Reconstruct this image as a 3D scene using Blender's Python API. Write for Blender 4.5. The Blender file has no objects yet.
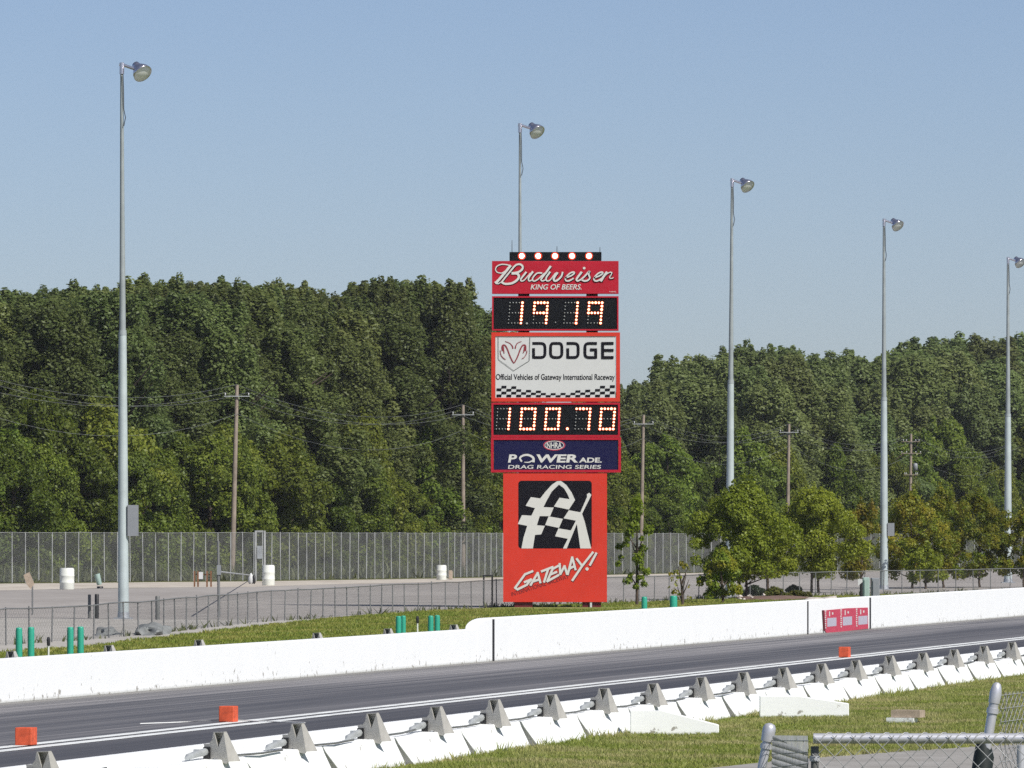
import bpy, bmesh, math, random
import numpy as np
from mathutils import Vector, Matrix
from mathutils.geometry import tessellate_polygon

# ------------------------------------------------------------------ camera, sky, sun
SC = bpy.context.scene
COL = SC.collection
F = 6500.0           # focal length in pixels of a 1024 wide picture
HY = 533.0           # row of the horizon
CH = 3.0             # height of the camera above the track
cam = bpy.data.cameras.new('camera'); cam_o = bpy.data.objects.new('camera', cam); COL.objects.link(cam_o)
cam.sensor_fit = 'HORIZONTAL'; cam.sensor_width = 36.0; cam.lens = F * 36.0 / 1024.0
cam.shift_y = (HY - 384.0) / 1024.0
cam.clip_start = 0.5; cam.clip_end = 20000
cam_o.location = (0, 0, CH); cam_o.rotation_euler = (math.radians(90), 0, 0)
SC.camera = cam_o
SUN = Vector((0.52, -0.54, 0.76)).normalized()
EL = math.asin(SUN.z); AZ = math.atan2(SUN.x, SUN.y)
W = bpy.data.worlds.new('World'); SC.world = W; W.use_nodes = True
wn = W.node_tree.nodes; wl = W.node_tree.links
sky = wn.new('ShaderNodeTexSky'); sky.sky_type = 'NISHITA'; sky.sun_disc = False
sky.sun_elevation = EL; sky.sun_rotation = AZ
sky.altitude = 400; sky.air_density = 0.7; sky.dust_density = 0.8; sky.ozone_density = 4.0
bg = wn['Background']; bg.inputs['Strength'].default_value = 0.072
tint = wn.new('ShaderNodeMix'); tint.data_type = 'RGBA'; tint.blend_type = 'MULTIPLY'; tint.inputs[0].default_value = 1.0
tint.inputs[7].default_value = (1.08, 0.98, 0.975, 1)
wl.new(sky.outputs['Color'], tint.inputs[6]); wl.new(tint.outputs[2], bg.inputs['Color'])
sl = bpy.data.lights.new('sun', 'SUN'); sl.energy = 4.0; sl.angle = math.radians(0.5); sl.color = (1.0, 0.955, 0.89)
so = bpy.data.objects.new('sun', sl); COL.objects.link(so)
so.rotation_euler = (-SUN).to_track_quat('-Z', 'Y').to_euler()
SC.view_settings.view_transform = 'Standard'; SC.view_settings.look = 'None'
SC.view_settings.exposure = 0.45; SC.view_settings.gamma = 1.0
SC.view_settings.use_curve_mapping = False
SC.cycles.use_denoising = False      # keep the fine leaf and grass texture, with a little grain

# ------------------------------------------------------------------ helpers
def at(px, py, z=0.0):
    d = (CH - z) * F / (py - HY)
    return Vector(((px - 512.0) / F * d, d, z))
def atd(px, py, d):
    return Vector(((px - 512.0) / F * d, d, CH - (py - HY) / F * d))
TH = math.atan(1 / 4.4); UX, UY = math.sin(TH), math.cos(TH)      # direction of the track
def ws(w, s, z=0.0):                                              # across the track, along it, up
    return Vector((w * UY + s * UX, -w * UX + s * UY, z))
def on_w(px, w):
    t = (px - 512.0) / F
    d = -w / (UX - UY * t); x = t * d
    return x * UX + d * UY, d                                     # s, depth
def tag(o, label=None, cat=None, group=None, kind=None):
    if label: o['label'] = label
    if cat: o['category'] = cat
    if group: o['group'] = group
    if kind: o['kind'] = kind
    return o
def empty(name, loc, rz=0.0):
    o = bpy.data.objects.new(name, None); o.empty_display_size = 0.3
    o.location = loc; o.rotation_euler = (0, 0, rz); COL.objects.link(o); return o
def kids(o): return [c for c in bpy.data.objects if c.parent == o]
def copy_tree(o, parent=None):
    c = o.copy(); COL.objects.link(c); c.parent = parent
    for ch in kids(o): copy_tree(ch, c)
    return c

class MB:
    def __init__(s): s.v = []; s.f = []; s.m = []; s.sm = []
    def add(s, vs, fs, mi=0, smooth=False):
        b = len(s.v); s.v += [tuple(p) for p in vs]
        for f in fs: s.f.append(tuple(b + i for i in f)); s.m.append(mi); s.sm.append(smooth)
        return s
    def box(s, x0, x1, y0, y1, z0, z1, mi=0):
        vs = [(x0,y0,z0),(x1,y0,z0),(x1,y1,z0),(x0,y1,z0),(x0,y0,z1),(x1,y0,z1),(x1,y1,z1),(x0,y1,z1)]
        return s.add(vs, [(3,2,1,0),(4,5,6,7),(0,1,5,4),(1,2,6,5),(2,3,7,6),(3,0,4,7)], mi)
    def tube(s, p, q, r0, r1=None, n=10, mi=0, caps=True):
        p = Vector(p); q = Vector(q); r1 = r0 if r1 is None else r1
        d = (q - p).normalized(); a = d.orthogonal().normalized(); b = d.cross(a)
        vs = []
        for c, r in ((p, r0), (q, r1)):
            for i in range(n):
                t = 2 * math.pi * i / n
                vs.append(c + a * math.cos(t) * r + b * math.sin(t) * r)
        fs = [(i, (i + 1) % n, n + (i + 1) % n, n + i) for i in range(n)]
        s.add(vs, fs, mi, n > 5)
        if caps: s.add(vs, [tuple(range(n - 1, -1, -1)), tuple(range(n, 2 * n))], mi)
        return s
    def path(s, pts, rs, n=8, mi=0):
        pts = [Vector(p) for p in pts]
        if not hasattr(rs, '__len__'): rs = [rs] * len(pts)
        vs = []
        for k, p in enumerate(pts):
            d = (pts[min(k + 1, len(pts) - 1)] - pts[max(k - 1, 0)]).normalized()
            ref = Vector((0, 1, 0.01)) if abs(d.y) < 0.8 else Vector((1, 0, 0.01))
            a = d.cross(ref).normalized(); b = d.cross(a)
            for i in range(n):
                t = 2 * math.pi * i / n
                vs.append(p + (a * math.cos(t) + b * math.sin(t)) * rs[k])
        fs = [(k*n + i, k*n + (i+1) % n, (k+1)*n + (i+1) % n, (k+1)*n + i) for k in range(len(pts)-1) for i in range(n)]
        s.add(vs, fs, mi, n > 4)
        s.add(vs, [tuple(range(n-1, -1, -1)), tuple(range((len(pts)-1)*n, len(pts)*n))], mi)
        return s
    def lathe(s, prof, n=16, mi=0, c=(0,0,0), M=None):
        vs = []
        for (r, z) in prof:
            for i in range(n):
                t = 2 * math.pi * i / n
                p = Vector((r * math.cos(t), r * math.sin(t), z))
                if M: p = M @ p
                vs.append(p + Vector(c))
        fs = [(k*n+i, k*n+(i+1) % n, (k+1)*n+(i+1) % n, (k+1)*n+i) for k in range(len(prof)-1) for i in range(n)]
        s.add(vs, fs, mi, True)
        s.add(vs, [tuple(range(n-1, -1, -1)), tuple(range((len(prof)-1)*n, len(prof)*n))], mi)
        return s
    def prism(s, poly, d0, d1, axis, mi=0):
        """polygon (a,b) extruded between d0 and d1 along axis: 'y' maps (x,z), 'z' maps (x,y), 'x' maps (y,z)"""
        def P(a, b, d): return {'y': (a, d, b), 'z': (a, b, d), 'x': (d, a, b)}[axis]
        n = len(poly)
        tris = tessellate_polygon([[Vector((a, b, 0)) for a, b in poly]])
        vs = [P(a, b, d0) for a, b in poly] + [P(a, b, d1) for a, b in poly]
        area = sum(poly[i][0]*poly[(i+1) % n][1] - poly[(i+1) % n][0]*poly[i][1] for i in range(n))
        fs = [tuple(t) for t in tris] + [tuple(n + i for i in reversed(t)) for t in tris]
        fs += [(i, (i+1) % n, n + (i+1) % n, n + i) for i in range(n)]
        return s.add(vs, fs, mi)
    def build(s, name, mats, parent=None, loc=None, rz=None, fix=True):
        me = bpy.data.meshes.new(name); me.from_pydata(s.v, [], s.f)
        if not isinstance(mats, (list, tuple)): mats = [mats]
        for m in mats: me.materials.append(m)
        me.polygons.foreach_set('material_index', s.m); me.polygons.foreach_set('use_smooth', s.sm)
        if fix:
            bm = bmesh.new(); bm.from_mesh(me); bmesh.ops.recalc_face_normals(bm, faces=bm.faces); bm.to_mesh(me); bm.free()
        me.update()
        o = bpy.data.objects.new(name, me); COL.objects.link(o)
        if parent: o.parent = parent
        if loc is not None: o.location = loc
        if rz is not None: o.rotation_euler = (0, 0, rz)
        return o

def np_mesh(name, V, nper, mat):
    """independent polygons of nper corners each from an (n*nper,3) array"""
    n = len(V) // nper
    me = bpy.data.meshes.new(name)
    me.vertices.add(len(V)); me.vertices.foreach_set('co', V.astype(np.float32).ravel())
    me.loops.add(len(V)); me.loops.foreach_set('vertex_index', np.arange(len(V), dtype=np.int32))
    me.polygons.add(n); me.polygons.foreach_set('loop_start', np.arange(n, dtype=np.int32) * nper)
    me.polygons.foreach_set('loop_total', np.full(n, nper, dtype=np.int32))
    me.materials.append(mat); me.update(); me.validate()
    return me

# ------------------------------------------------------------------ materials
def lin(r, g, b):
    f = lambda c: (c/255/12.92) if c/255 <= 0.04045 else ((c/255 + 0.055)/1.055) ** 2.4
    return (f(r), f(g), f(b), 1)
def rgb(r, g, b): return (r, g, b, 1)
class NT:
    def __init__(s, name):
        s.m = bpy.data.materials.new(name); s.m.use_nodes = True; s.t = s.m.node_tree
        s.p = s.t.nodes['Principled BSDF']; s.out = s.t.nodes['Material Output']
    def n(s, typ, **kw):
        nd = s.t.nodes.new(typ)
        for k, v in kw.items(): setattr(nd, k, v)
        return nd
    def l(s, a, b): s.t.links.new(a, b)
    def noise(s, vec, scale, detail=4, rough=0.6, dist=0.0):
        nd = s.n('ShaderNodeTexNoise'); nd.inputs['Scale'].default_value = scale
        nd.inputs['Detail'].default_value = detail; nd.inputs['Roughness'].default_value = rough
        nd.inputs['Distortion'].default_value = dist
        if vec is not None: s.l(vec, nd.inputs['Vector'])
        return nd.outputs['Fac']
    def ramp(s, fac, stops):
        r = s.n('ShaderNodeValToRGB'); e = r.color_ramp.elements
        e[0].position, e[0].color = stops[0]; e[1].position, e[1].color = stops[-1]
        for p, c in stops[1:-1]: x = e.new(p); x.color = c
        s.l(fac, r.inputs['Fac']); return r.outputs['Color']
    def mix(s, fac, a, b, blend='MIX'):
        m = s.n('ShaderNodeMix', data_type='RGBA', blend_type=blend)
        for v, i in ((fac, 0), (a, 6), (b, 7)):
            if hasattr(v, 'is_output'): s.l(v, m.inputs[i])
            else: m.inputs[i].default_value = v
        return m.outputs[2]
    def math(s, op, a, b=0.0, clamp=False):
        m = s.n('ShaderNodeMath', operation=op, use_clamp=clamp)
        for v, i in ((a, 0), (b, 1)):
            if hasattr(v, 'is_output'): s.l(v, m.inputs[i])
            else: m.inputs[i].default_value = v
        return m.outputs[0]
    def obj(s, scale=(1, 1, 1)):
        tc = s.n('ShaderNodeTexCoord'); mp = s.n('ShaderNodeMapping'); mp.inputs['Scale'].default_value = scale
        s.l(tc.outputs['Object'], mp.inputs['Vector']); return mp.outputs['Vector']
    def bump(s, fac, strength=0.3, dist=0.02):
        b = s.n('ShaderNodeBump'); b.inputs['Strength'].default_value = strength; b.inputs['Distance'].default_value = dist
        s.l(fac, b.inputs['Height']); s.l(b.outputs['Normal'], s.p.inputs['Normal'])
    def col(s, c):
        if hasattr(c, 'is_output'): s.l(c, s.p.inputs['Base Color'])
        else: s.p.inputs['Base Color'].default_value = c
    def set(s, rough=0.5, spec=0.5, metal=0.0):
        s.p.inputs['Roughness'].default_value = rough; s.p.inputs['Specular IOR Level'].default_value = spec
        s.p.inputs['Metallic'].default_value = metal; return s.m

def paint(name, c, rough=0.5, var=0.12, scale=3.0, metal=0.0, spec=0.5):
    t = NT(name); v = t.obj()
    f = t.noise(v, scale, 5)
    d = tuple(x * (1 - var) for x in c[:3]) + (1,); u = tuple(min(1, x * (1 + var)) for x in c[:3]) + (1,)
    t.col(t.ramp(f, [(0.3, d), (0.7, u)])); return t.set(rough, spec, metal)

def emit(name, c, strength):
    t = NT(name); t.p.inputs['Base Color'].default_value = (0.02, 0.01, 0.01, 1)
    t.p.inputs['Emission Color'].default_value = c; t.p.inputs['Emission Strength'].default_value = strength
    return t.m

def foliage(name, c1, c2, c3, trans=0.3, nscale=0.35):
    t = NT(name); t.t.nodes.remove(t.p)
    g = t.n('ShaderNodeNewGeometry'); oi = t.n('ShaderNodeObjectInfo')
    base = t.mix(g.outputs['Random Per Island'], c1, c2)
    nz = t.noise(t.obj(), nscale, 3)
    base = t.mix(t.math('MULTIPLY', t.ramp(nz, [(0.42, (0,0,0,1)), (0.62, (1,1,1,1))]), 0.75), base, c3)
    hs = t.n('ShaderNodeHueSaturation'); hs.inputs['Saturation'].default_value = 1.0
    mr = t.n('ShaderNodeMapRange'); mr.inputs[3].default_value = 0.72; mr.inputs[4].default_value = 1.26
    t.l(oi.outputs['Random'], mr.inputs[0]); t.l(mr.outputs[0], hs.inputs['Value']); t.l(base, hs.inputs['Color'])
    mh = t.n('ShaderNodeMapRange'); mh.inputs[3].default_value = 0.478; mh.inputs[4].default_value = 0.512
    t.l(t.math('FRACT', t.math('MULTIPLY', oi.outputs['Random'], 7.31)), mh.inputs[0]); t.l(mh.outputs[0], hs.inputs['Hue'])
    df = t.n('ShaderNodeBsdfDiffuse'); tr = t.n('ShaderNodeBsdfTranslucent'); gl = t.n('ShaderNodeBsdfGlossy')
    gl.inputs['Roughness'].default_value = 0.45; gl.inputs['Color'].default_value = (0.8, 0.85, 0.8, 1)
    for x in (df, tr): t.l(hs.outputs['Color'], x.inputs['Color'])
    m1 = t.n('ShaderNodeMixShader'); m1.inputs[0].default_value = trans
    t.l(df.outputs[0], m1.inputs[1]); t.l(tr.outputs[0], m1.inputs[2])
    m2 = t.n('ShaderNodeMixShader'); m2.inputs[0].default_value = 0.012
    t.l(m1.outputs[0], m2.inputs[1]); t.l(gl.outputs[0], m2.inputs[2]); t.l(m2.outputs[0], t.out.inputs['Surface'])
    return t.m

def wall_white():
    t = NT('whitewashed_concrete')
    v = t.obj()
    sp = t.noise(v, 5.0, 6, 0.7); sp2 = t.noise(v, 0.7, 3)
    sep = t.n('ShaderNodeSeparateXYZ'); t.l(t.n('ShaderNodeTexCoord').outputs['Object'], sep.inputs[0])
    low = t.n('ShaderNodeMapRange'); low.inputs[1].default_value = 0.0; low.inputs[2].default_value = 0.42
    low.inputs[3].default_value = 0.10; low.inputs[4].default_value = -0.03
    t.l(sep.outputs['Z'], low.inputs[0])
    k = t.math('ADD', sp, low.outputs[0])
    k = t.math('ADD', k, t.math('MULTIPLY', t.math('SUBTRACT', sp2, 0.5), 0.25))
    mask = t.ramp(k, [(0.655, (0,0,0,1)), (0.69, (1,1,1,1))])
    foot = t.n('ShaderNodeMapRange'); foot.inputs[1].default_value = 0.01; foot.inputs[2].default_value = 0.07
    foot.inputs[3].default_value = 1.0; foot.inputs[4].default_value = 0.0
    t.l(t.math('ADD', sep.outputs['Z'], t.math('MULTIPLY', t.math('SUBTRACT', sp, 0.5), 0.09)), foot.inputs[0])
    c = t.mix(t.noise(v, 1.3, 5), rgb(0.80, 0.82, 0.82), rgb(0.74, 0.76, 0.75))
    c = t.mix(mask, c, rgb(0.30, 0.29, 0.26))
    c = t.mix(t.math('MULTIPLY', foot.outputs[0], 0.75), c, rgb(0.36, 0.36, 0.32))
    t.col(c); t.bump(t.noise(v, 9, 6), 0.25, 0.01); return t.set(0.7, 0.3)

def asphalt_track():
    t = NT('rubbered_asphalt')
    v = t.obj((2.6, 0.018, 1)); v2 = t.obj((0.55, 0.012, 1)); v3 = t.obj((1, 1, 1))
    a = t.noise(v, 1.6, 6, 0.65); b = t.noise(v2, 1.0, 3)
    c = t.ramp(t.math('ADD', t.math('MULTIPLY', a, 0.6), t.math('MULTIPLY', b, 0.4)),
               [(0.40, rgb(0.085, 0.084, 0.088)), (0.5, rgb(0.165, 0.16, 0.162)), (0.59, rgb(0.27, 0.26, 0.258))])
    sep = t.n('ShaderNodeSeparateXYZ'); t.l(t.n('ShaderNodeTexCoord').outputs['Object'], sep.inputs[0])
    def groove(x0, half):
        d = t.math('ABSOLUTE', t.math('SUBTRACT', sep.outputs['X'], x0))
        m = t.n('ShaderNodeMapRange', interpolation_type='SMOOTHSTEP'); m.inputs[1].default_value = half * 0.35; m.inputs[2].default_value = half
        m.inputs[3].default_value = 1; m.inputs[4].default_value = 0
        t.l(d, m.inputs[0]); return m.outputs[0]
    c = t.mix(t.math('MULTIPLY', groove(-2.6, 2.3), 0.55), c, rgb(0.05, 0.05, 0.056))
    c = t.mix(t.math('MULTIPLY', groove(3.2, 4.6), 0.85), c, rgb(0.045, 0.045, 0.05))
    edge = t.n('ShaderNodeMapRange'); edge.inputs[1].default_value = -7.25; edge.inputs[2].default_value = -6.5
    edge.inputs[3].default_value = 1; edge.inputs[4].default_value = 0; t.l(sep.outputs['X'], edge.inputs[0])
    c = t.mix(t.math('MULTIPLY', edge.outputs[0], t.math('ADD', t.noise(v3, 0.9, 5), 0.05)), c, rgb(0.24, 0.23, 0.2))
    t.col(c); t.bump(t.noise(v3, 60, 4), 0.35, 0.004)
    r = t.n('ShaderNodeMapRange'); r.inputs[3].default_value = 0.55; r.inputs[4].default_value = 0.75; t.l(a, r.inputs[0])
    t.l(r.outputs[0], t.p.inputs['Roughness']); t.p.inputs['Specular IOR Level'].default_value = 0.35
    return t.m

def ground_mat(name, stops, s1=0.4, s2=6.0, rough=0.95, stretch=(1, 1, 1)):
    t = NT(name); v = t.obj(stretch)
    f = t.math('ADD', t.math('MULTIPLY', t.noise(v, s1, 5), 0.6), t.math('MULTIPLY', t.noise(v, s2, 5, 0.7), 0.4))
    t.col(t.ramp(f, stops)); t.bump(t.noise(v, s2 * 2, 4), 0.4, 0.03); return t.set(rough, 0.2)

M = {}
M['wall'] = wall_white()
M['track'] = asphalt_track()
M['earth'] = ground_mat('dry_grassland', [(0.35, rgb(0.05, 0.07, 0.02)), (0.5, rgb(0.09, 0.10, 0.035)), (0.65, rgb(0.17, 0.15, 0.075))])
M['turf'] = ground_mat('turf', [(0.36, rgb(0.10, 0.15, 0.028)), (0.5, rgb(0.18, 0.21, 0.05)), (0.64, rgb(0.31, 0.28, 0.12))], 0.7, 9)
M['lot'] = ground_mat('grey_lot', [(0.38, rgb(0.265, 0.245, 0.225)), (0.5, rgb(0.31, 0.29, 0.268)), (0.62, rgb(0.37, 0.345, 0.315))], 0.12, 1.5, 0.9, (0.5, 0.12, 1))
M['gravel'] = ground_mat('pale_gravel', [(0.38, rgb(0.32, 0.305, 0.275)), (0.62, rgb(0.42, 0.40, 0.365))], 0.3, 5)
M['sand'] = ground_mat('pale_sand', [(0.36, rgb(0.30, 0.25, 0.20)), (0.5, rgb(0.44, 0.40, 0.34)), (0.64, rgb(0.58, 0.54, 0.47))], 0.3, 2)
M['concrete'] = ground_mat('path_concrete', [(0.35, rgb(0.24, 0.23, 0.21)), (0.65, rgb(0.34, 0.33, 0.31))], 0.8, 10)
M['mulch'] = ground_mat('mulch', [(0.35, rgb(0.10, 0.06, 0.045)), (0.65, rgb(0.22, 0.15, 0.12))], 2, 9)
M['line'] = paint('white_line_paint', rgb(0.72, 0.74, 0.72), 0.6, 0.2, 1.5)
M['galv'] = paint('galvanised_steel', rgb(0.42, 0.44, 0.45), 0.42, 0.15, 4, 0.55)
M['pole'] = paint('grey_pole_paint', rgb(0.42, 0.48, 0.48), 0.5, 0.12, 1.5, 0.15)
M['uppole'] = paint('dull_upper_pole', rgb(0.28, 0.315, 0.32), 0.6, 0.15, 1.5, 0.1, 0.3)
M['chrome'] = paint('spun_aluminium', rgb(0.62, 0.61, 0.66), 0.22, 0.06, 5, 0.9)
M['dark'] = paint('black_steel', rgb(0.012, 0.012, 0.013), 0.5, 0.2)
M['wood'] = paint('weathered_pole_wood', rgb(0.25, 0.205, 0.165), 0.9, 0.25, 2.0)
M['wire'] = paint('power_cable', rgb(0.17, 0.18, 0.18), 0.6, 0.1)
M['hood'] = paint('hood_grey_steel', rgb(0.38, 0.37, 0.345), 0.6, 0.15, 6, 0.15)
M['fitting'] = paint('pale_cast_metal', rgb(0.40, 0.42, 0.42), 0.5, 0.15, 6, 0.3)
M['fencewire'] = paint('dull_fence_wire', rgb(0.13, 0.135, 0.13), 0.6, 0.15, 1, 0.2)
M['orange'] = paint('orange_foam', rgb(0.55, 0.085, 0.032), 0.85, 0.3, 9)
M['green'] = paint('green_plastic', rgb(0.025, 0.31, 0.205), 0.45, 0.12, 3)
M['barrel'] = paint('white_plastic', rgb(0.68, 0.70, 0.64), 0.55, 0.08, 3)
M['black'] = paint('black_panel', rgb(0.006, 0.007, 0.009), 0.8, 0.2, spec=0.1)
M['red'] = paint('crimson_panel', rgb(0.40, 0.012, 0.028), 0.65, 0.08, 1.2, spec=0.15)
M['scarlet'] = paint('scarlet_panel', rgb(0.56, 0.040, 0.024), 0.65, 0.07, 1.2, spec=0.15)
M['maroon'] = paint('maroon_steel', rgb(0.11, 0.006, 0.012), 0.6, 0.15)
M['navy'] = paint('navy_panel', rgb(0.009, 0.009, 0.048), 0.7, 0.1, spec=0.12)
M['signwhite'] = paint('sign_white', rgb(0.54, 0.55, 0.545), 0.6, 0.03, spec=0.2)
M['letter'] = paint('lettering_white', rgb(0.58, 0.575, 0.55), 0.6, 0.03, spec=0.2)
M['ink'] = paint('lettering_black', rgb(0.007, 0.0065, 0.01), 0.8, 0.1, spec=0.1)
M['inkred'] = paint('emblem_red', rgb(0.22, 0.02, 0.03), 0.5, 0.1)
M['darkred'] = paint('lettering_dark_red', rgb(0.13, 0.005, 0.008), 0.5, 0.1)
M['greytext'] = paint('banner_grey', rgb(0.42, 0.40, 0.47), 0.6, 0.25, 30)
M['banner'] = paint('banner_red', rgb(0.48, 0.045, 0.085), 0.6, 0.15, 6)
M['tan'] = paint('tan_concrete', rgb(0.36, 0.29, 0.22), 0.85, 0.2, 8)
M['rock'] = paint('pale_rock', rgb(0.42, 0.38, 0.34), 0.9, 0.35, 3)
M['tarp'] = paint('grey_rubble', rgb(0.17, 0.18, 0.175), 0.85, 0.35, 3)
M['bark'] = paint('bark', rgb(0.07, 0.05, 0.038), 0.95, 0.3, 4)
M['pad'] = paint('dark_green_wrap', rgb(0.008, 0.014, 0.013), 0.6, 0.2)
M['cabinet'] = paint('pale_green_cabinet', rgb(0.30, 0.40, 0.36), 0.5, 0.08)
M['greybox'] = paint('grey_cabinet', rgb(0.22, 0.235, 0.25), 0.5, 0.08)
M['rust'] = paint('rusty_post', rgb(0.16, 0.075, 0.035), 0.85, 0.3)
M['bulb'] = emit('lit_bulb', (1.0, 0.72, 0.40, 1), 3.5)
M['lens'] = emit('red_bloom_ring', (1.0, 0.07, 0.015, 1), 0.75)  # red bloom around lit bulbs, put into a glowing ring
M['lamp'] = emit('lit_lamp', (1.0, 0.88, 0.80, 1), 8.0)
M['unlit'] = paint('unlit_bulb', rgb(0.34, 0.36, 0.35), 0.35, 0.2, 40)
M['rubber'] = paint('black_rubber', rgb(0.010, 0.009, 0.010), 0.7, 0.2)

# ------------------------------------------------------------------ ground
def sheet(name, poly, z, mat, kind='structure'):
    mb = MB(); tris = tessellate_polygon([[Vector((p[0], p[1], 0)) for p in poly]])
    mb.add([(p[0], p[1], z) for p in poly], [tuple(t) for t in tris])
    o = mb.build(name, mat, fix=False)
    me = o.data
    if me.polygons[0].normal.z < 0: me.flip_normals()
    return tag(o, kind=kind)
sheet('ground', [(-3000, -200), (3000, -200), (3000, 6000), (-3000, 6000)], 0.0, M['earth'])

LOW = [(-90, 656), (0, 646), (90, 640), (150, 634.5), (256, 623), (400, 612.5), (500, 607), (620, 603), (700, 600), (850, 595.5), (1000, 592), (1120, 590)]
LOWP = [at(x, y) for x, y in LOW]
FAR = [(-90, 583.8), (0, 583), (250, 580.5), (450, 577.5), (700, 572.5), (1024, 567.5), (1120, 566.5)]
FARP = [at(x, y) for x, y in FAR]
lot = [p for p in LOWP] + [at(1120, 568.5), at(1024, 569.5), at(700, 574), at(450, 581.5), at(250, 586.5), at(0, 590), at(-90, 591)]
sheet('paved_lot', lot, 0.004, M['lot'])
sand = [at(-90, 591), at(0, 590.5), at(120, 588), at(250, 587), at(330, 584.5), at(450, 582), at(600, 577), at(700, 574.4), at(1024, 570), at(1024, 568.5), at(700, 573), at(450, 578.5), at(250, 581.5), at(0, 583.8), at(-90, 584.5)]
sheet('sand_strip', sand, 0.008, M['sand'])
sheet('gravel_strip', [at(-90, 662), at(0, 653.5), at(90, 646.5), at(150, 639.5), at(256, 627), at(330, 619.5), at(210, 620), at(120, 619.5), at(0, 618.5), at(-90, 618)], 0.010, M['gravel'])
VG = [(-90, 661), (0, 652.5), (90, 645.5), (150, 638.5), (256, 626), (330, 618.5)] + LOW[5:]
verge = [ws(-34.1, 95), ws(-34.1, 330)] + [at(x, y + 0.6) for x, y in reversed(VG)]
sheet('far_verge', verge, 0.012, M['turf'])
sheet('near_verge', [ws(-19.79, 60), ws(-19.79, 260), Vector((80, 200)), Vector((40, 55)), Vector((-20, 45))], 0.006, M['turf'])
sheet('barrier_footing', [ws(-20.36, 60), ws(-20.36, 260), ws(-19.77, 260), ws(-19.77, 60)], 0.014, M['concrete'])
sheet('path', [at(690, 771), at(800, 759), at(900, 751.5), at(985, 746), at(1060, 742), at(1200, 738), at(1300, 800), at(690, 800)], 0.010, M['concrete'])
mb = MB(); mb.add([(-7.1, 0, 0), (6.5, 0, 0), (6.5, 600, 0), (-7.1, 600, 0)], [(0, 1, 2, 3)])
tag(mb.build('track', M['track'], loc=ws(-26.9, 20, 0.010), rz=-TH), kind='structure')
def stripe(w0, w1, s0, s1):
    mb = MB(); rr = random.Random(int(abs(w0) * 100)); n = 160
    vs = []
    for i in range(n + 1):
        s = s0 + (s1 - s0) * i / n
        vs += [ws(w0 + rr.uniform(-.02, .02), s, 0.016), ws(w1 + rr.uniform(-.02, .02), s, 0.016)]
    mb.add(vs, [(2*i, 2*i+1, 2*i+3, 2*i+2) for i in range(n)])
    tag(mb.build('lane_marking', M['line'], fix=False), kind='structure')
stripe(-27.12, -26.86, 40, 600); stripe(-26.68, -26.42, 40, 600)

# ------------------------------------------------------------------ far concrete wall
WF = -34.0
def wall_piece(label, s0, s1, h, round_left=0.0, seal=None, lower=None):
    root = empty('concrete_wall', ws(WF, s0), -TH)
    L = s1 - s0
    poly = [(0, 0), (L, 0), (L, h)]
    if round_left:
        lo, run = lower, round_left
        for i in range(9):
            a = math.pi / 2 * i / 8
            poly.append((run * (1 - math.sin(a)), lo + (h - lo) * math.cos(a)))
    else:
        poly.append((0, h))
    mb = MB(); mb.prism(poly, -0.30, 0.0, 'x')
    o = mb.build('wall', M['wall'], root)
    bv = o.modifiers.new('bevel', 'BEVEL'); bv.width = 0.02; bv.segments = 2; bv.limit_method = 'ANGLE'
    if seal is not None:
        MB().box(0.0, 0.006, seal[0], seal[1], 0.02, h - 0.03).build('joint_seal', M['rubber'], root)
    return tag(root, label, 'wall', 'white concrete walls along the far edge of the track')
sA, _ = on_w(477.5, WF); sB, _ = on_w(494.5, WF); sC, _ = on_w(808.5, WF); sD, _ = on_w(871, WF)
wall_piece('low white concrete track wall running left of the scoreboard, lower than the rest', 70, sA - .01, 0.785)
wall_piece('short white wall end with a rounded top corner below the scoreboard', sA, sB - .01, 1.02, 1.5, (sB - sA - .23, sB - sA - .015), 0.785)
wall_piece('long white concrete track wall between two dark joints right of the scoreboard', sB, sC - .01, 1.02, 0, (sC - sB - .23, sC - sB - .015))
wall_piece('short white wall section carrying the red banner', sC, sD - .01, 1.02, 0, (sD - sC - .30, sD - sC - .015))
wall_piece('white concrete track wall farthest along, past the red banner to the right edge', sD, 420, 1.02)

# banner hung on the short wall
def wallpt(px, py, off=0.01):
    s, d = on_w(px, WF + off); return s, CH - (py - HY) * d / F
root = empty('banner', ws(WF + 0.012, wallpt(823, 620)[0]), -TH)
s0 = wallpt(823, 620)[0]
def bp(cx, cy):                      # zoom pixels of the banner to wall plane
    s, z = wallpt(815 + cx / 15.75, 600 + cy / 15.75, 0.012); return s - s0, z
rows = []
mb = MB(); mb.prism([bp(130, 165), bp(150, 480), bp(185, 520), bp(480, 490), bp(840, 450), bp(832, 118), bp(500, 130)], 0.0, 0.004, 'x')
mb.build('cloth', M['banner'], root)
mg = MB(); mt = MB()
for i, (cx, dy) in enumerate(((150, 30), (395, 12), (640, 0))):
    mg.prism([bp(cx + 40, 255 + dy), bp(cx + 185, 245 + dy), bp(cx + 185, 378 + dy), bp(cx + 40, 392 + dy)], 0.005, 0.007, 'x')
    for k in range(9):              # small upright line of letters
        y = 135 + dy + k * 33; h = 20
        mt.prism([bp(cx + 2, y), bp(cx + 24, y - 1), bp(cx + 24 - 8 * (k % 2), y + h), bp(cx + 2 + 5 * (k % 3), y + h)], 0.005, 0.007, 'x')
    mt.prism([bp(cx + 70, 150 + dy), bp(cx + 84, 149 + dy), bp(cx + 84, 225 + dy), bp(cx + 70, 226 + dy)], 0.005, 0.007, 'x')
    mt.prism([bp(cx + 115, 165 + dy), bp(cx + 135, 164 + dy), bp(cx + 135, 198 + dy), bp(cx + 115, 200 + dy)], 0.005, 0.007, 'x')
    mi = MB()
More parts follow.
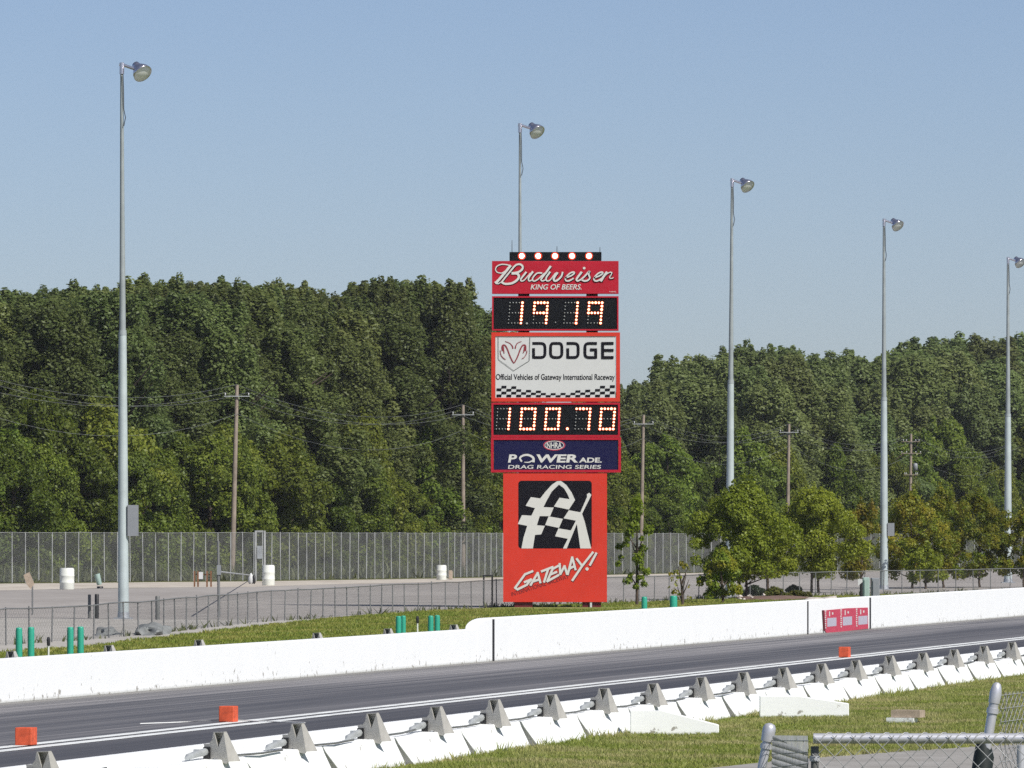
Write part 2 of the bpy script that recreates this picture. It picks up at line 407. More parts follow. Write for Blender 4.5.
mg.build('picture_panel', M['greytext'], root); mt.build('lettering', M['letter'], root)
mb = MB(); mb.prism([bp(112, 160), bp(130, 160), bp(150, 490), bp(132, 490)], 0.0, 0.03, 'x'); mb.build('edge_strip', M['maroon'], root)
tag(root, 'red advertising banner with three grey picture blocks hung on the white wall', 'banner')

# ------------------------------------------------------------------ near wall, barrier blocks, hoods
mb = MB(); mb.prism([(-0.16, 0), (0, 0), (0, 0.50), (-0.02, 0.52), (-0.14, 0.52), (-0.16, 0.50)], 0, 190, 'y')
o = mb.build('concrete_wall', M['wall'], loc=ws(-20.36, 60), rz=-TH)
tag(o, 'long low white concrete wall along the near side of the track behind the barrier blocks', 'wall')

L = 3.68
def block_mesh():
    mb = MB()
    prof = [(-0.30, 0.0), (0.27, 0.0), (0.25, 0.06), (0.12, 0.30), (0.09, 0.38), (-0.30, 0.385)]
    e0 = [0.32, 0.32, 0.27, 0.07, 0.022, 0.022]
    n = len(prof); vs = []
    for i, (a, z) in enumerate(prof): vs.append((a, e0[i], z))
    for i, (a, z) in enumerate(prof): vs.append((a, L - 0.02 - e0[i] * 0.25, z))
    mb.add(vs, [tuple(range(n)), tuple(range(2*n-1, n-1, -1))] + [(i, (i+1) % n, n+(i+1) % n, n+i) for i in range(n)])
    return mb
proto = block_mesh().build('barrier_block', M['wall'])
bv = proto.modifiers.new('bevel', 'BEVEL'); bv.width = 0.012; bv.segments = 2
tag(proto, 'white concrete barrier block in the row along the near side of the track', 'barrier block', 'white barrier blocks of the near row')
rr = random.Random(3)
k0 = -7; k1 = 20
for k in range(k0, k1):
    o = proto if k == k0 else proto.copy()
    if k > k0: COL.objects.link(o)
    o.location = ws(-20.03 + rr.uniform(-.012, .012), 92.0 + L * k, rr.uniform(-0.012, 0.006)); o.rotation_euler = (0, 0, -TH + rr.uniform(-.004, .004))

def make_hood(name, label, group):
    root = empty(name, (0, 0, 0))
    z = 0.0
    front = [(0.175, -0.03), (0.105, 0.335), (0.015, 0.14), (-0.045, 0.335), (-0.062, 0.33), (-0.075, 0.245), (-0.12, 0.195), (-0.205, 0.19), (-0.195, 0.07),
             (-0.165, -0.02), (-0.135, -0.035), (-0.095, -0.005), (-0.04, 0.012), (0.02, -0.01), (0.08, -0.045), (0.15, -0.058)]
    back = [(0.165, -0.03), (0.10, 0.335), (-0.06, 0.33), (-0.075, 0.245), (-0.12, 0.19), (-0.18, 0.18), (-0.18, 0.0), (0.0, 0.0)]
    mb = MB(); mb.prism(front, 0.0, 0.016, 'y'); mb.build('end_plate', M['hood'], root, rz=-0.36)
    mb = MB(); mb.prism(back, 0.22, 0.236, 'y')
    mb.prism([(0.175, -0.03), (0.105, 0.335), (0.09, 0.335), (0.158, -0.03)], 0.017, 0.219, 'y')
    mb.prism([(-0.062, 0.33), (-0.075, 0.245), (-0.12, 0.195), (-0.195, 0.185), (-0.18, 0.172), (-0.11, 0.182), (-0.06, 0.235), (-0.045, 0.33)], 0.017, 0.219, 'y')
    mb.prism([(-0.063, 0.332), (0.101, 0.337), (0.10, 0.347), (-0.063, 0.342)], 0.008, 0.238, 'y')  # thin lid added to keep the inside of the hood dark
    mb.v = [(x + (.02 if y > .1 else 0) * (1 - max(0, zz) / .347), .017 + (y - .017) * (1 - .78 * max(0, zz) / .347) if y > .017 else y, zz) for x, y, zz in mb.v]   # the back leans forward to a narrow top
    mb.build('housing', M['hood'], root, rz=-0.36)
    mb = MB(); mb.box(-0.20, -0.10, -0.02, -0.002, -0.01, 0.15); mb.build('dark_gasket', M['dark'], root, rz=-0.36)
    mb = MB(); mb.path([(-0.13, -0.85, 0.03), (-0.15, -0.7, 0.05), (-0.15, -0.35, 0.075), (-0.15, -0.03, 0.09)], [0.02, 0.04, 0.045, 0.05], 8)
    mb.box(-.21, -.14, -.3, -.24, .06, .13)
    mb.build('conduit_fitting', M['fitting'], root)
    mb = MB(); mb.path([(0.0, 0.25, 0.03), (0.02, 1.0, 0.024), (0.03, 1.8, 0.02), (0.0, 2.4, 0.026), (-0.02, 2.85, 0.03)], 0.014, 6)
    mb.build('cable', M['fencewire'], root)
    return tag(root, label, 'light hood', group)
hood = make_hood('light_hood', 'grey metal light hood with a notched opening on top of the near barrier', 'grey light hoods on the near barrier')
HP = [41, 217, 295, 370.5, 434, 492, 549, 601, 651, 699, 741, 782, 820, 854, 888, 921, 952, 982, 1010, 1037, 1062]
for k, px in enumerate(HP):
    o = hood if k == 0 else copy_tree(hood)
    o.location = ws(-19.99, on_w(px, -19.99)[0], 0.385)
    o.rotation_euler = (rr.uniform(-.004, .008), rr.uniform(-.05, .03), -TH + rr.uniform(-.035, .02)); o.scale = (.94, .94, rr.uniform(.90, .98))
fh = None
for px in (10, 108, 198, 316, 387, 453):
    s, _ = on_w(px, WF - 0.45)
    o = make_hood('light_hood', 'grey metal light hood peeking over the far low white wall', 'grey light hoods behind the far wall') if fh is None else copy_tree(fh)
    fh = fh or o
    o.location = ws(WF - 0.47, s, 0.55); o.rotation_euler = (0, 0, -TH)
    # small stand under each
    p = MB(); p.box(-0.12, 0.12, 0.05, 0.2, -0.55, -0.035); p.build('stand', M['hood'], o)

# tapered white wedges running out from the blocks over the grass
def wedge(label, a, m, b, ha, hb):
    a = Vector(a); b = Vector(b); d = (b - a); rz = math.atan2(d.y, d.x); d.normalize()
    a0 = a - d * 0.10; Ln = (b - a0).length; xm = (Vector(m) - a0).dot(d)
    mb = MB(); mb.prism([(0, 0), (Ln, 0), (Ln, hb), (xm, ha), (0, ha)], 0.0, 0.20, 'y')
    o = mb.build('wing_wall', M['wall'], loc=a0, rz=rz)
    bv = o.modifiers.new('bevel', 'BEVEL'); bv.width = 0.012; bv.segments = 2
    return tag(o, label, 'wing wall', 'tapered wing walls beside the barrier')
wedge('tapered white concrete wing wall ending in the grass, farther left of the two', at(637, 736), at(664, 736.0), at(719, 736.0), 0.372, 0.165)
wedge('tapered white concrete wing wall ending in the grass, nearer the tan slab', at(766, 719), at(797, 719.0), at(849, 719.0), 0.376, 0.25)

# slab in the grass
c = at(905, 724)
root = empty('concrete_slab', c, -0.35)
MB().box(-0.26, 0.18, -0.16, 0.09, 0.0, 0.10).build('base', M['wall'], root)
mb = MB(); mb.box(-0.20, 0.27, -0.10, 0.20, 0.104, 0.22); mb.build('top_slab', M['tan'], root)
tag(root, 'tan topped concrete slab lying in the grass beside the barrier', 'slab')

# ------------------------------------------------------------------ orange foam blocks and line
for px, py, sz, lab in ((23, 746.5, .245, 'orange foam block on the centre line at the left edge'),
                        (226, 723, .245, 'orange foam block on the centre line, the middle of the three'),
                        (843.5, 658, .245, 'small orange foam block on the centre line below the red banner')):
    p = at(px, py)
    mb = MB(); mb.box(-sz/2, sz/2, 0, sz, 0.016, 0.016 + sz * 1.02)
    o = mb.build('foam_block', M['orange'], loc=p, rz=-TH - .06)
    bv = o.modifiers.new('bevel', 'BEVEL'); bv.width = 0.012; bv.segments = 2
    tag(o, lab, 'foam block', 'orange foam blocks on the centre line')
mb = MB(); mb.path([at(140, 725.6) + Vector((0,0,.03)), at(180, 724) + Vector((0,0,.03)), at(222, 722) + Vector((0,0,.035)), at(245, 722.4) + Vector((0,0,.03)), at(305, 724.6) + Vector((0,0,.03))], 0.008, 6)
tag(mb.build('cable', M['line']), 'pale cable lying across the lane by the middle orange block', 'cable')

# ------------------------------------------------------------------ scoreboard
SD = 261.5
K = SD / F
def sx(px): return (px - 512.0) * K
def sz(py): return CH - (py - HY) * K
base = Vector((sx(555.5), SD, 0))
board = empty('scoreboard', base)
tag(board, 'tall red roadside scoreboard with lit digits and advertising panels', 'scoreboard')
def P2(px, py): return (sx(px) - base.x, sz(py))
def pbox(mb, x0, y0, x1, y1, d0, d1, mi=0):
    a = P2(x0, y1); b = P2(x1, y0); mb.box(a[0], b[0], d0, d1, a[1], b[1], mi); return mb
def frame(mb, x0, y0, x1, y1, t, d0, d1):
    pbox(mb, x0, y0, x1, y0 + t, d0, d1); pbox(mb, x0, y1 - t, x1, y1, d0, d1)
    pbox(mb, x0, y0 + t, x0 + t, y1 - t, d0, d1); pbox(mb, x1 - t, y0 + t, x1, y1 - t, d0, d1)
def spline(pts, n=6):
    out = []; P = [pts[0]] + list(pts) + [pts[-1]]
    for i in range(1, len(P) - 2):
        p0, p1, p2, p3 = P[i-1], P[i], P[i+1], P[i+2]
        for k in range(n):
            t = k / n
            out.append(tuple(0.5 * (2*p1[j] + (p2[j]-p0[j])*t + (2*p0[j]-5*p1[j]+4*p2[j]-p3[j])*t*t + (3*p1[j]-p0[j]-3*p2[j]+p3[j])*t**3) for j in range(2)))
    out.append(tuple(pts[-1])); return out
def ribbon(mb, pts, w, y, curve=True, mi=0, w1=None, cap=True):
    """flat stroke of width w (in photo pixels) through pixel points, at local depth y"""
    if not curve and cap and len(pts) > 2:
        for k in range(len(pts) - 1): ribbon(mb, pts[k:k+2], w, y - k * 0.00012, False, mi, None, True)
        return
    q = spline(pts) if curve and len(pts) > 2 else list(pts)
    w1 = w if w1 is None else w1
    L_, R_ = [], []
    for i, p in enumerate(q):
        a = q[max(i-1, 0)]; b = q[min(i+1, len(q)-1)]
        dx, dy = b[0]-a[0], b[1]-a[1]; l = math.hypot(dx, dy) or 1
        ww = (w + (w1 - w) * i / max(1, len(q)-1)) / 2
        ex, ey = -dy / l * ww, dx / l * ww
        ox, oy = 0, 0
        if cap and i == 0: ox, oy = -dx/l*ww*.6, -dy/l*ww*.6
        if cap and i == len(q)-1: ox, oy = dx/l*ww*.6, dy/l*ww*.6
        L_.append((p[0]+ex+ox, p[1]+ey+oy)); R_.append((p[0]-ex+ox, p[1]-ey+oy))
    n = len(q); vs = []
    for l, r in zip(L_, R_):
        a = P2(*l); b = P2(*r); vs += [(a[0], y, a[1]), (b[0], y, b[1])]
    mb.add(vs, [(2*i, 2*i+1, 2*i+3, 2*i+2) for i in range(n-1)], mi)
def dots(mb, px, py, r, y, mi=0, n=12):
    vs = []
    for i in range(n):
        a = P2(px + r*math.cos(2*math.pi*i/n), py + r*math.sin(2*math.pi*i/n)); vs.append((a[0], y, a[1]))
    mb.add(vs, [tuple(range(n))], mi)
def poly(mb, pts, y, mi=0):
    q = [P2(*p) for p in pts]
    t = tessellate_polygon([[Vector((a, b, 0)) for a, b in q]])
    mb.add([(a, y, b) for a, b in q], [tuple(x) for x in t], mi)
def text_tris(s, shear=0.0, bold=0.0, space=1.0):
    cu = bpy.data.curves.new('lettering', 'FONT'); cu.body = s; cu.shear = shear; cu.offset = bold; cu.space_character = space
    o = bpy.data.objects.new('lettering', cu); COL.objects.link(o)
    dg = bpy.context.evaluated_depsgraph_get(); me = bpy.data.meshes.new_from_object(o.evaluated_get(dg))
    vs = [(v.co.x, v.co.y) for v in me.vertices]; fs = [tuple(p.vertices) for p in me.polygons]
    bpy.data.objects.remove(o); bpy.data.curves.remove(cu); bpy.data.meshes.remove(me)
    x0 = min(v[0] for v in vs); x1 = max(v[0] for v in vs); y0 = min(v[1] for v in vs); y1 = max(v[1] for v in vs)
    return [((x - x0)/(x1 - x0), (y - y0)/(y1 - y0)) for x, y in vs], fs
def text(mb, s, x0, y0, x1, y1, y, shear=0.0, bold=0.0, rot=0.0, mi=0, space=1.0):
    vs, fs = text_tris(s, shear, bold, space)
    out = []
    for u, v in vs:
        dx, dy = u * (x1 - x0), (1 - v) * (y1 - y0) - (y1 - y0)
        ca, sa = math.cos(rot), math.sin(rot)
        a = P2(x0 + dx*ca - dy*sa, y1 + dx*sa + dy*ca); out.append((a[0], y, a[1]))
    mb.add(out, fs, mi)
def flat(mb, name, mats, parent):
    o = mb.build(name, mats, parent, fix=False); me = o.data
    bm = bmesh.new(); bm.from_mesh(me)
    for f in bm.faces:
        if f.normal.y > 0: f.normal_flip()
    bm.to_mesh(me); bm.free(); return o

# columns and feet
for a, b in ((518.5, 529.5), (586.5, 598)):
    mb = MB(); pbox(mb, a, 262, b, 605.5, 0.46, 0.86); mb.build('column', M['maroon'], board)
    mb = MB(); pbox(mb, a - 4, 600, b + 3, 607.8, 0.1, 0.42)
    mb.build('footing', M['maroon'], board)
mb = MB(); pbox(mb, 590, 602, 592, 607.6, 0.02, 0.07); mb.build('marker_post', M['signwhite'], board)
# lamp bar
mb = MB(); pbox(mb, 509.5, 252, 601.5, 260.6, 0.0, 0.35); bar = mb.build('lamp_bar', M['black'], board)
for px in (521.8, 538.2, 555, 572, 589):
    mb = MB(); c = P2(px, 256)
    R = Matrix.Rotation(math.pi/2, 3, 'X')
    mb.lathe([(0.02, 0.06), (0.065, 0.05), (0.095, 0.0), (0.09, -0.03)], 14, 0, (c[0], -0.02, c[1]), R)
    mb.lathe([(0.155, 0.0), (0.165, -0.02), (0.12, -0.03)], 14, 1, (c[0], -0.01, c[1]), R)
    mb.build('lamp', [M['lamp'], M['lens']], bar)
for px, y0 in ((512, 240), (557, 246), (600, 247)):
    mb = MB(); a = P2(px, 252); b = P2(px, y0); mb.tube((a[0], 0.2, a[1]), (b[0], 0.2, b[1]), 0.014, 0.010, 6); mb.build('aerial', M['dark'], board)
# red script panel
mb = MB(); pbox(mb, 492, 261, 618.6, 293.6, 0.0, 0.45); pn = mb.build('advert_panel', M['red'], board); pn['label'] = 'crimson panel with white script lettering'
A = lambda x, y: (488 + x / 14.22, 250 + y / 14.22)
B = lambda x, y: (555 + x / 14.22, 250 + y / 14.22)
strokes = [
 ([A(315,222),A(260,208),A(190,205),A(130,230),A(108,275),A(130,315),A(190,328),A(235,305)], 1.2, 1.0),
 ([A(318,225),A(250,310),A(175,400),A(112,468)], 2.5, 2.6), ([A(100,455),A(140,480),A(175,462)], 1.2, 1.0),
 ([A(190,462),A(250,385),A(340,275),A(395,215),A(455,203),A(492,232),A(485,275),A(430,315),A(345,332)], 1.5, 2.2),
 ([A(345,332),A(410,335),A(440,372),A(415,425),A(340,472),A(250,482),A(205,465)], 2.6, 2.0),
 ([A(540,318),A(495,375),A(465,418),A(478,440),A(520,425),A(600,330)], 2.0, 0.9), ([A(635,312),A(590,375),A(575,415),A(590,440),A(640,420)], 2.1, 1.0),
 ([A(765,328),A(700,330),A(645,385),A(632,425),A(662,442),A(715,412),A(800,332)], 1.5, 1.2), ([A(888,235),A(822,325),A(768,395),A(755,425),A(778,440),A(825,420)], 2.1, 1.1),
 ([A(880,315),A(835,380),A(825,420),A(845,440),A(885,425),A(960,325)], 1.9, .9), ([A(985,325),A(945,385),A(935,420),A(955,440),A(1000,420),A(1045,370),A(1060,318)], 2.1, 1.7),
 ([B(150,395),B(225,368),B(275,330),B(255,314),B(200,340),B(150,400),B(158,435),B(200,438),B(260,405)], 1.5, 1.5),
 ([B(375,318),B(325,385),B(305,420),B(322,440),B(365,420)], 2.2, 1.4),
 ([B(365,425),B(430,365),B(488,302),B(478,345),B(495,395),B(465,432),B(415,440),B(385,425)], 1.6, 1.7),
 ([B(555,395),B(630,368),B(680,330),B(660,314),B(605,340),B(555,400),B(565,435),B(605,438),B(665,405)], 1.5, 1.5),
 ([B(735,318),B(690,380),B(655,438)], 2.3, 2.3), ([B(690,385),B(745,335),B(785,316)], 0.9, 1.0), ([B(785,316),B(808,322),B(800,350),B(776,388),B(796,406),B(830,394)], 1.1, 0.8)]
ms = MB(); ml = MB()
for i, (pts, w, w1) in enumerate(strokes):
    ribbon(ms, [(x + 0.75, y + 0.7) for x, y in pts], w, -0.004 - i * 0.0008, True, 0, w1)
    ribbon(ml, pts, w, -0.022 - i * 0.0015, True, 0, w1)
a = B(415, 258); dots(ml, a[0], a[1], 1.35, -0.021)
text(ml, 'KING OF BEERS.', 530.5, 284.3, 581.5, 289.6, -0.02, 0.25, 0.012)
text(ml, 'TM BREWED', 609, 291.2, 616, 292.3, -0.02)
flat(ms, 'lettering_shadow', M['ink'], pn); flat(ml, 'lettering', M['letter'], pn)
# digit displays
SEG = {'1': 'bc', '9': 'abcfg', '0': 'abcdef', '7': 'abc'}
def digit(ch, xs, rows, slant, parent, half=False):
    """five by seven ring of bulbs; lit segments burn"""
    mb = MB(); x0, x1 = xs; lit = SEG[ch]
    R = Matrix.Rotation(math.pi/2, 3, 'X')
    for r in range(7):
        cols = range(5) if r in (0, 3, 6) else (0, 4)
        for c in cols:
            on = False
            if c == 4 and r <= 3 and 'b' in lit: on = True
            if c == 4 and r >= 3 and 'c' in lit: on = True
            if c == 0 and r <= 3 and 'f' in lit: on = True
            if c == 0 and r >= 3 and 'e' in lit: on = True
            if r == 0 and 'a' in lit: on = True
            if r == 3 and 'g' in lit: on = True
            if r == 6 and 'd' in lit: on = True
            px = x0 + (x1 - x0) * c / 4 - slant * r / 6; py = rows[0] + (rows[1] - rows[0]) * r / 6
            bulb(mb, px, py, on)
    return mb.build('digit', [M['bulb'], M['lens'], M['unlit']], parent)
jit = random.Random(5)
def bulb(mb, px, py, on):
    R = Matrix.Rotation(math.pi/2, 3, 'X'); c = P2(px, py)
    if on:
        k = jit.uniform(0.88, 1.12)
        mb.lathe([(0.034*k, 0.03), (0.040*k, 0.0), (0.035, -0.01)], 8, 0, (c[0], -0.03, c[1]), R)
        mb.lathe([(0.062*k, 0.0), (0.066*k, -0.012), (0.05, -0.02)], 8, 1, (c[0], -0.022, c[1]), R)  # emissive ring stands in for the bulb's red bloom
    else:
        mb.lathe([(0.012, 0.02), (0.026, 0.01), (0.026, -0.005)], 6, 2, (c[0], -0.02, c[1]), R)
def display(x0, y0, x1, y1, t, label):
    mb = MB(); pbox(mb, x0 + t, y0 + t, x1 - t, y1 - t, 0.012, 0.40); d = mb.build('digit_display', M['black'], board); d['label'] = label
    mb = MB(); frame(mb, x0, y0, x1, y1, t, -0.03, 0.44); mb.build('frame', M['red'], d); return d
d1 = display(492, 296.2, 618.6, 330.6, 1.5, 'upper black display with bulbs reading 1.9 19')
C1 = lambda x: 490 + x / 7.758
for ch, a, b in (('1', 155, 252), ('9', 347, 447), ('1', 585, 680), ('9', 770, 870)):
    digit(ch, (C1(a), C1(b)), (295 + 60/7.758, 295 + 218/7.758), 1.6, d1)
mb = MB(); cc = P2(C1(285), 295 + 222/7.758); mb.lathe([(0.02, 0.03), (0.045, 0.012), (0.045, -0.005)], 8, 2, (cc[0], -0.02, cc[1]), Matrix.Rotation(math.pi/2, 3, 'X')); bulb(mb, C1(508), 295 + 213/7.758, False); mb.build('decimal_point', [M['bulb'], M['lens'], M['unlit']], d1)
d2 = display(491.4, 402.6, 620, 437, 2.0, 'lower black display with bulbs reading 100.70')
for ch, a, b in (('1', 60, 155), ('0', 248, 352), ('0', 440, 540), ('7', 672, 778), ('0', 865, 968)):
    digit(ch, (C1(a), C1(b)), (400 + 68/7.758, 400 + 225/7.758), 1.6, d2)
mb = MB(); bulb(mb, C1(600), 400 + 223/7.758, True); mb.build('decimal_point', [M['bulb'], M['lens'], M['unlit']], d2)
# white panel
mb = MB(); pbox(mb, 495.4, 336.2, 615.4, 398, 0.006, 0.40); wp = mb.build('advert_panel', M['signwhite'], board); wp['label'] = 'white panel with ram head emblem and black lettering'
mb = MB(); frame(mb, 491.4, 332.4, 620, 401.6, 3.8, -0.03, 0.44); mb.build('frame', M['scarlet'], wp)
E = lambda x, y: (490 + x / 14.63, 330 + y / 14.63)
G = lambda x, y: (555 + x / 10.24, 330 + y / 10.24)
ml = MB(); yy = -0.004
def block_letter(pts, w=2.85):
    global yy
    ribbon(ml, pts, w, yy, False, 0, None, False); yy -= 0.0012
def rounded(pts, r):
    out = []
    n = len(pts)
    for i, p in enumerate(pts):
        if i in (0, n - 1): out.append(p); continue
        a, b = pts[i-1], pts[i+1]
        la = math.hypot(a[0]-p[0], a[1]-p[1]); lb = math.hypot(b[0]-p[0], b[1]-p[1]); ra = min(r, la*.48); rb = min(r, lb*.48)
        p0 = (p[0]+(a[0]-p[0])/la*ra, p[1]+(a[1]-p[1])/la*ra); p2 = (p[0]+(b[0]-p[0])/lb*rb, p[1]+(b[1]-p[1])/lb*rb)
        for k in range(6):
            t = k/5; out.append(((1-t)**2*p0[0]+2*t*(1-t)*p[0]+t*t*p2[0], (1-t)**2*p0[1]+2*t*(1-t)*p[1]+t*t*p2[1]))
    return out
T, Bm, Md = 343.4, 357.5, 350.3
def Dl(x0, x1): block_letter(rounded([(x0, T), (x1 - 1.2, T), (x1 - 1.2, Bm), (x0 + 1.2, Bm), (x0 + 1.2, 348.2)], 4.2) if False else [(x0, T)] + rounded([(x0 + .1, T), (x1 - 1.2, T), (x1 - 1.2, Bm), (x0 + 2, Bm)], 4.2) + [(x0 + 1.2, Bm)]); block_letter([(x0 + 1.2, 348.2), (x0 + 1.2, Bm + 1.1)])
Dl(532.4, 546.2)
xo0, xo1 = 550.6, 561.9
block_letter(rounded([((xo0+xo1)/2, T), (xo1, T), (xo1, Bm), (xo0, Bm), (xo0, T), ((xo0+xo1)/2 + .05, T)], 4.4))
Dl(566.6, 579.4)
block_letter(rounded([(597, T), (585, T), (585, Bm), (595.8, Bm)], 4.0)); block_letter([(595.8, Bm + 1.1), (595.8, 349)]); block_letter([(590, 349.8), (596.9, 349.8)])
block_letter([(613.6, T), (601.5, T)]); block_letter([(602.7, T - 1.1), (602.7, Bm + 1.1)]); block_letter([(601.6, Bm), (613.6, Bm)]); block_letter([(603, Md), (613.6, Md)])
text(ml, 'Official Vehicles of Gateway International Raceway', 495.9, 374.0, 614.8, 381.6, -0.004, 0.0, 0.012)
flat(ml, 'lettering', M['ink'], wp)
me_ = MB(); yy = -0.004
for pts, w, w1 in (([E(225,168),E(290,195),E(325,235),E(335,268)], .6, 1.3), ([E(460,168),E(405,192),E(378,230),E(370,268)], .6, 1.3),
            ([E(182,300),E(180,235),E(215,222),E(250,270),E(290,375),E(320,440),E(348,485)], 1.5, 1.1), ([E(520,300),E(520,232),E(485,222),E(450,270),E(410,375),E(385,430),E(360,475)], 1.5, 1.1),
            ([E(190,250),E(200,300),E(208,345)], 2.0, .5), ([E(512,250),E(500,300),E(487,340)], 2.0, .5),
            ([E(150,300),E(160,360),E(185,400),E(225,430)], .7, .8), ([E(542,305),E(530,355),E(505,395),E(470,420)], .8, .7)):
    ribbon(me_, pts, w, yy, True, 0, w1); yy -= 0.0012
ribbon(me_, [E(120,100),E(122,430),E(345,595),E(575,450),E(585,100)], 0.55, yy, False, 1)
flat(me_, 'emblem', [M['inkred'], M['tarp']], wp)
mc = MB()
def wave(px): u = (px - 555.5) / 59.0; return 2.3 * u * u + .5 * math.sin(px * .16)
for i in range(24):
    xa_ = 496.4 + i * 4.93; xb_ = xa_ + 4.93; u = abs(i - 11.5) / 11.5
    for r in range(2 + int(round(2.2 * u))):
        if (i + r) % 2: continue
        h = 2.0 + .75 * u
        ya, yb = 397.2 - wave(xa_) * .35 * r / 2 - r * h, 397.2 - wave(xb_) * .35 * r / 2 - r * h
        poly(mc, [(xa_, ya), (xb_, yb), (xb_ + .3, yb - h), (xa_ + .3, ya - h)], -0.004)
flat(mc, 'chequer_border', M['ink'], wp)
# navy panel
mb = MB(); pbox(mb, 494, 440, 618, 470, 0.006, 0.40); np_ = mb.build('advert_panel', M['navy'], board); np_['label'] = 'navy panel with pale lettering'
mb = MB(); frame(mb, 491, 437.3, 621, 472.4, 2.6, -0.03, 0.44); mb.build('frame', M['red'], np_)
ml = MB()
ell = [(554.3 + 10.6*math.cos(2*math.pi*i/32), 445.2 + 4.9*math.sin(2*math.pi*i/32)) for i in range(33)]
ribbon(ml, ell, 0.8, -0.004, False, 1, None, False); ribbon(ml, [(554.3 + 9.4*math.cos(2*math.pi*i/32), 445.2 + 4.1*math.sin(2*math.pi*i/32)) for i in range(33)], 0.6, -0.0045, False, 0, None, False)
text(ml, 'NHRA', 546.8, 442.4, 561.8, 448.2, -0.005, 0.0, 0.02)
text(ml, 'P', 508, 454.4, 517, 462.6, -0.004, 0.12, 0.03)
ribbon(ml, [(521.5, 461.2), (520, 457.8), (524, 455.2), (529, 455.2), (533.2, 457.8), (533.5, 461.5)], 1.7, -0.004, True, 0, 2.4); ribbon(ml, [(524.5, 462.2), (529, 462.2), (533, 460.4)], 0.7, -0.006, True, 0, 1.6)
text(ml, 'WER', 536.5, 454.4, 578, 462.6, -0.004, 0.1, 0.035)
text(ml, 'ADE.', 579, 457.6, 601.8, 462.6, -0.004, 0.05, 0.03)
text(ml, 'DRAG RACING SERIES', 508, 465.0, 601, 468.8, -0.004, 0.1, 0.012)
flat(ml, 'lettering', [M['letter'], M['banner']], np_)
# lower scarlet panel with emblem
mb = MB(); pbox(mb, 503.2, 473, 607, 602, 0.0, 0.42); lp = mb.build('advert_panel', M['scarlet'], board); lp['label'] = 'scarlet panel with chequered flag arch emblem'
H = lambda x, y: (510 + x / 9.6, 475 + y / 9.6)
mk = MB(); rb = []
for cx, cy, a0 in ((755, 85, -90), (755, 675, 0), (110, 675, 90), (110, 85, 180)):
    for k in range(6):
        t = math.radians(a0 + 18 * k); rb.append(H(cx + 30*math.cos(t), cy + 30*math.sin(t)))
poly(mk, rb, -0.004); flat(mk, 'emblem_ground', M['ink'], lp)
mk = MB()
poly(mk, [H(*p) for p in [(110,705),(220,705),(240,575),(300,570),(335,488),(258,482),(285,395),(385,395),(420,312),(322,308),(345,260),(400,160),(470,92),(520,130),(555,190),(572,232),(475,218),(422,302),(565,332),(625,240),(590,165),(540,95),(490,57),(450,60),(400,95),(340,160),(290,225),(200,212),(150,295),(240,318),(205,390),(115,385),(75,470),(165,488),(130,600)]], -0.008)
poly(mk, [H(*p) for p in [(370,397),(508,421),(470,508),(338,480)]], -0.008)
poly(mk, [H(*p) for p in [(565,338),(675,358),(740,210),(738,185),(760,170),(782,190),(772,212),(692,372),(718,450),(780,705),(675,705),(642,470),(545,705),(508,705),(555,612),(432,588),(465,512),(585,532),(632,438),(514,416)]], -0.008)
flat(mk, 'emblem', M['letter'], lp)
J = lambda x, y: (505 + x / 10.24, 545 + y / 10.24)
ml = MB(); msd = MB(); yy = -0.014
for pts in ([(283,268),(205,300),(150,375),(104,438),(128,455),(222,408),(268,352)], [(200,380),(268,352)], [(262,410),(335,285),(362,385)], [(290,372),(352,352)],
            [(375,270),(490,225)], [(442,248),(400,378)], [(548,212),(488,245),(432,372),(548,308)], [(465,302),(528,276)], [(560,192),(566,298),(610,215),(636,298),(672,220)],
            [(642,300),(688,125),(722,252)], [(658,242),(712,216)], [(735,142),(790,214)], [(900,75),(790,214),(690,362)], [(935,84),(870,205)]):
    q = [J(*p) for p in pts]
    ribbon(ml, q, 2.25, yy, False); ribbon(msd, [(x + .8, y + .7) for x, y in q], 2.1, yy + 0.0095, False); yy -= 0.0007
a = J(840, 245); dots(ml, a[0], a[1], 1.7, -0.014); flat(msd, 'lettering_shadow', M['darkred'], lp); flat(ml, 'lettering', M['letter'], lp)
ml = MB(); a = J(70, 528); text(ml, 'INTERNATIONAL RACEWAY', a[0], a[1] - 4.2, a[0] + 60.5, a[1], -0.003, 0.1, 0.01, -math.radians(17.7)); flat(ml, 'small_lettering', M['darkred'], lp)

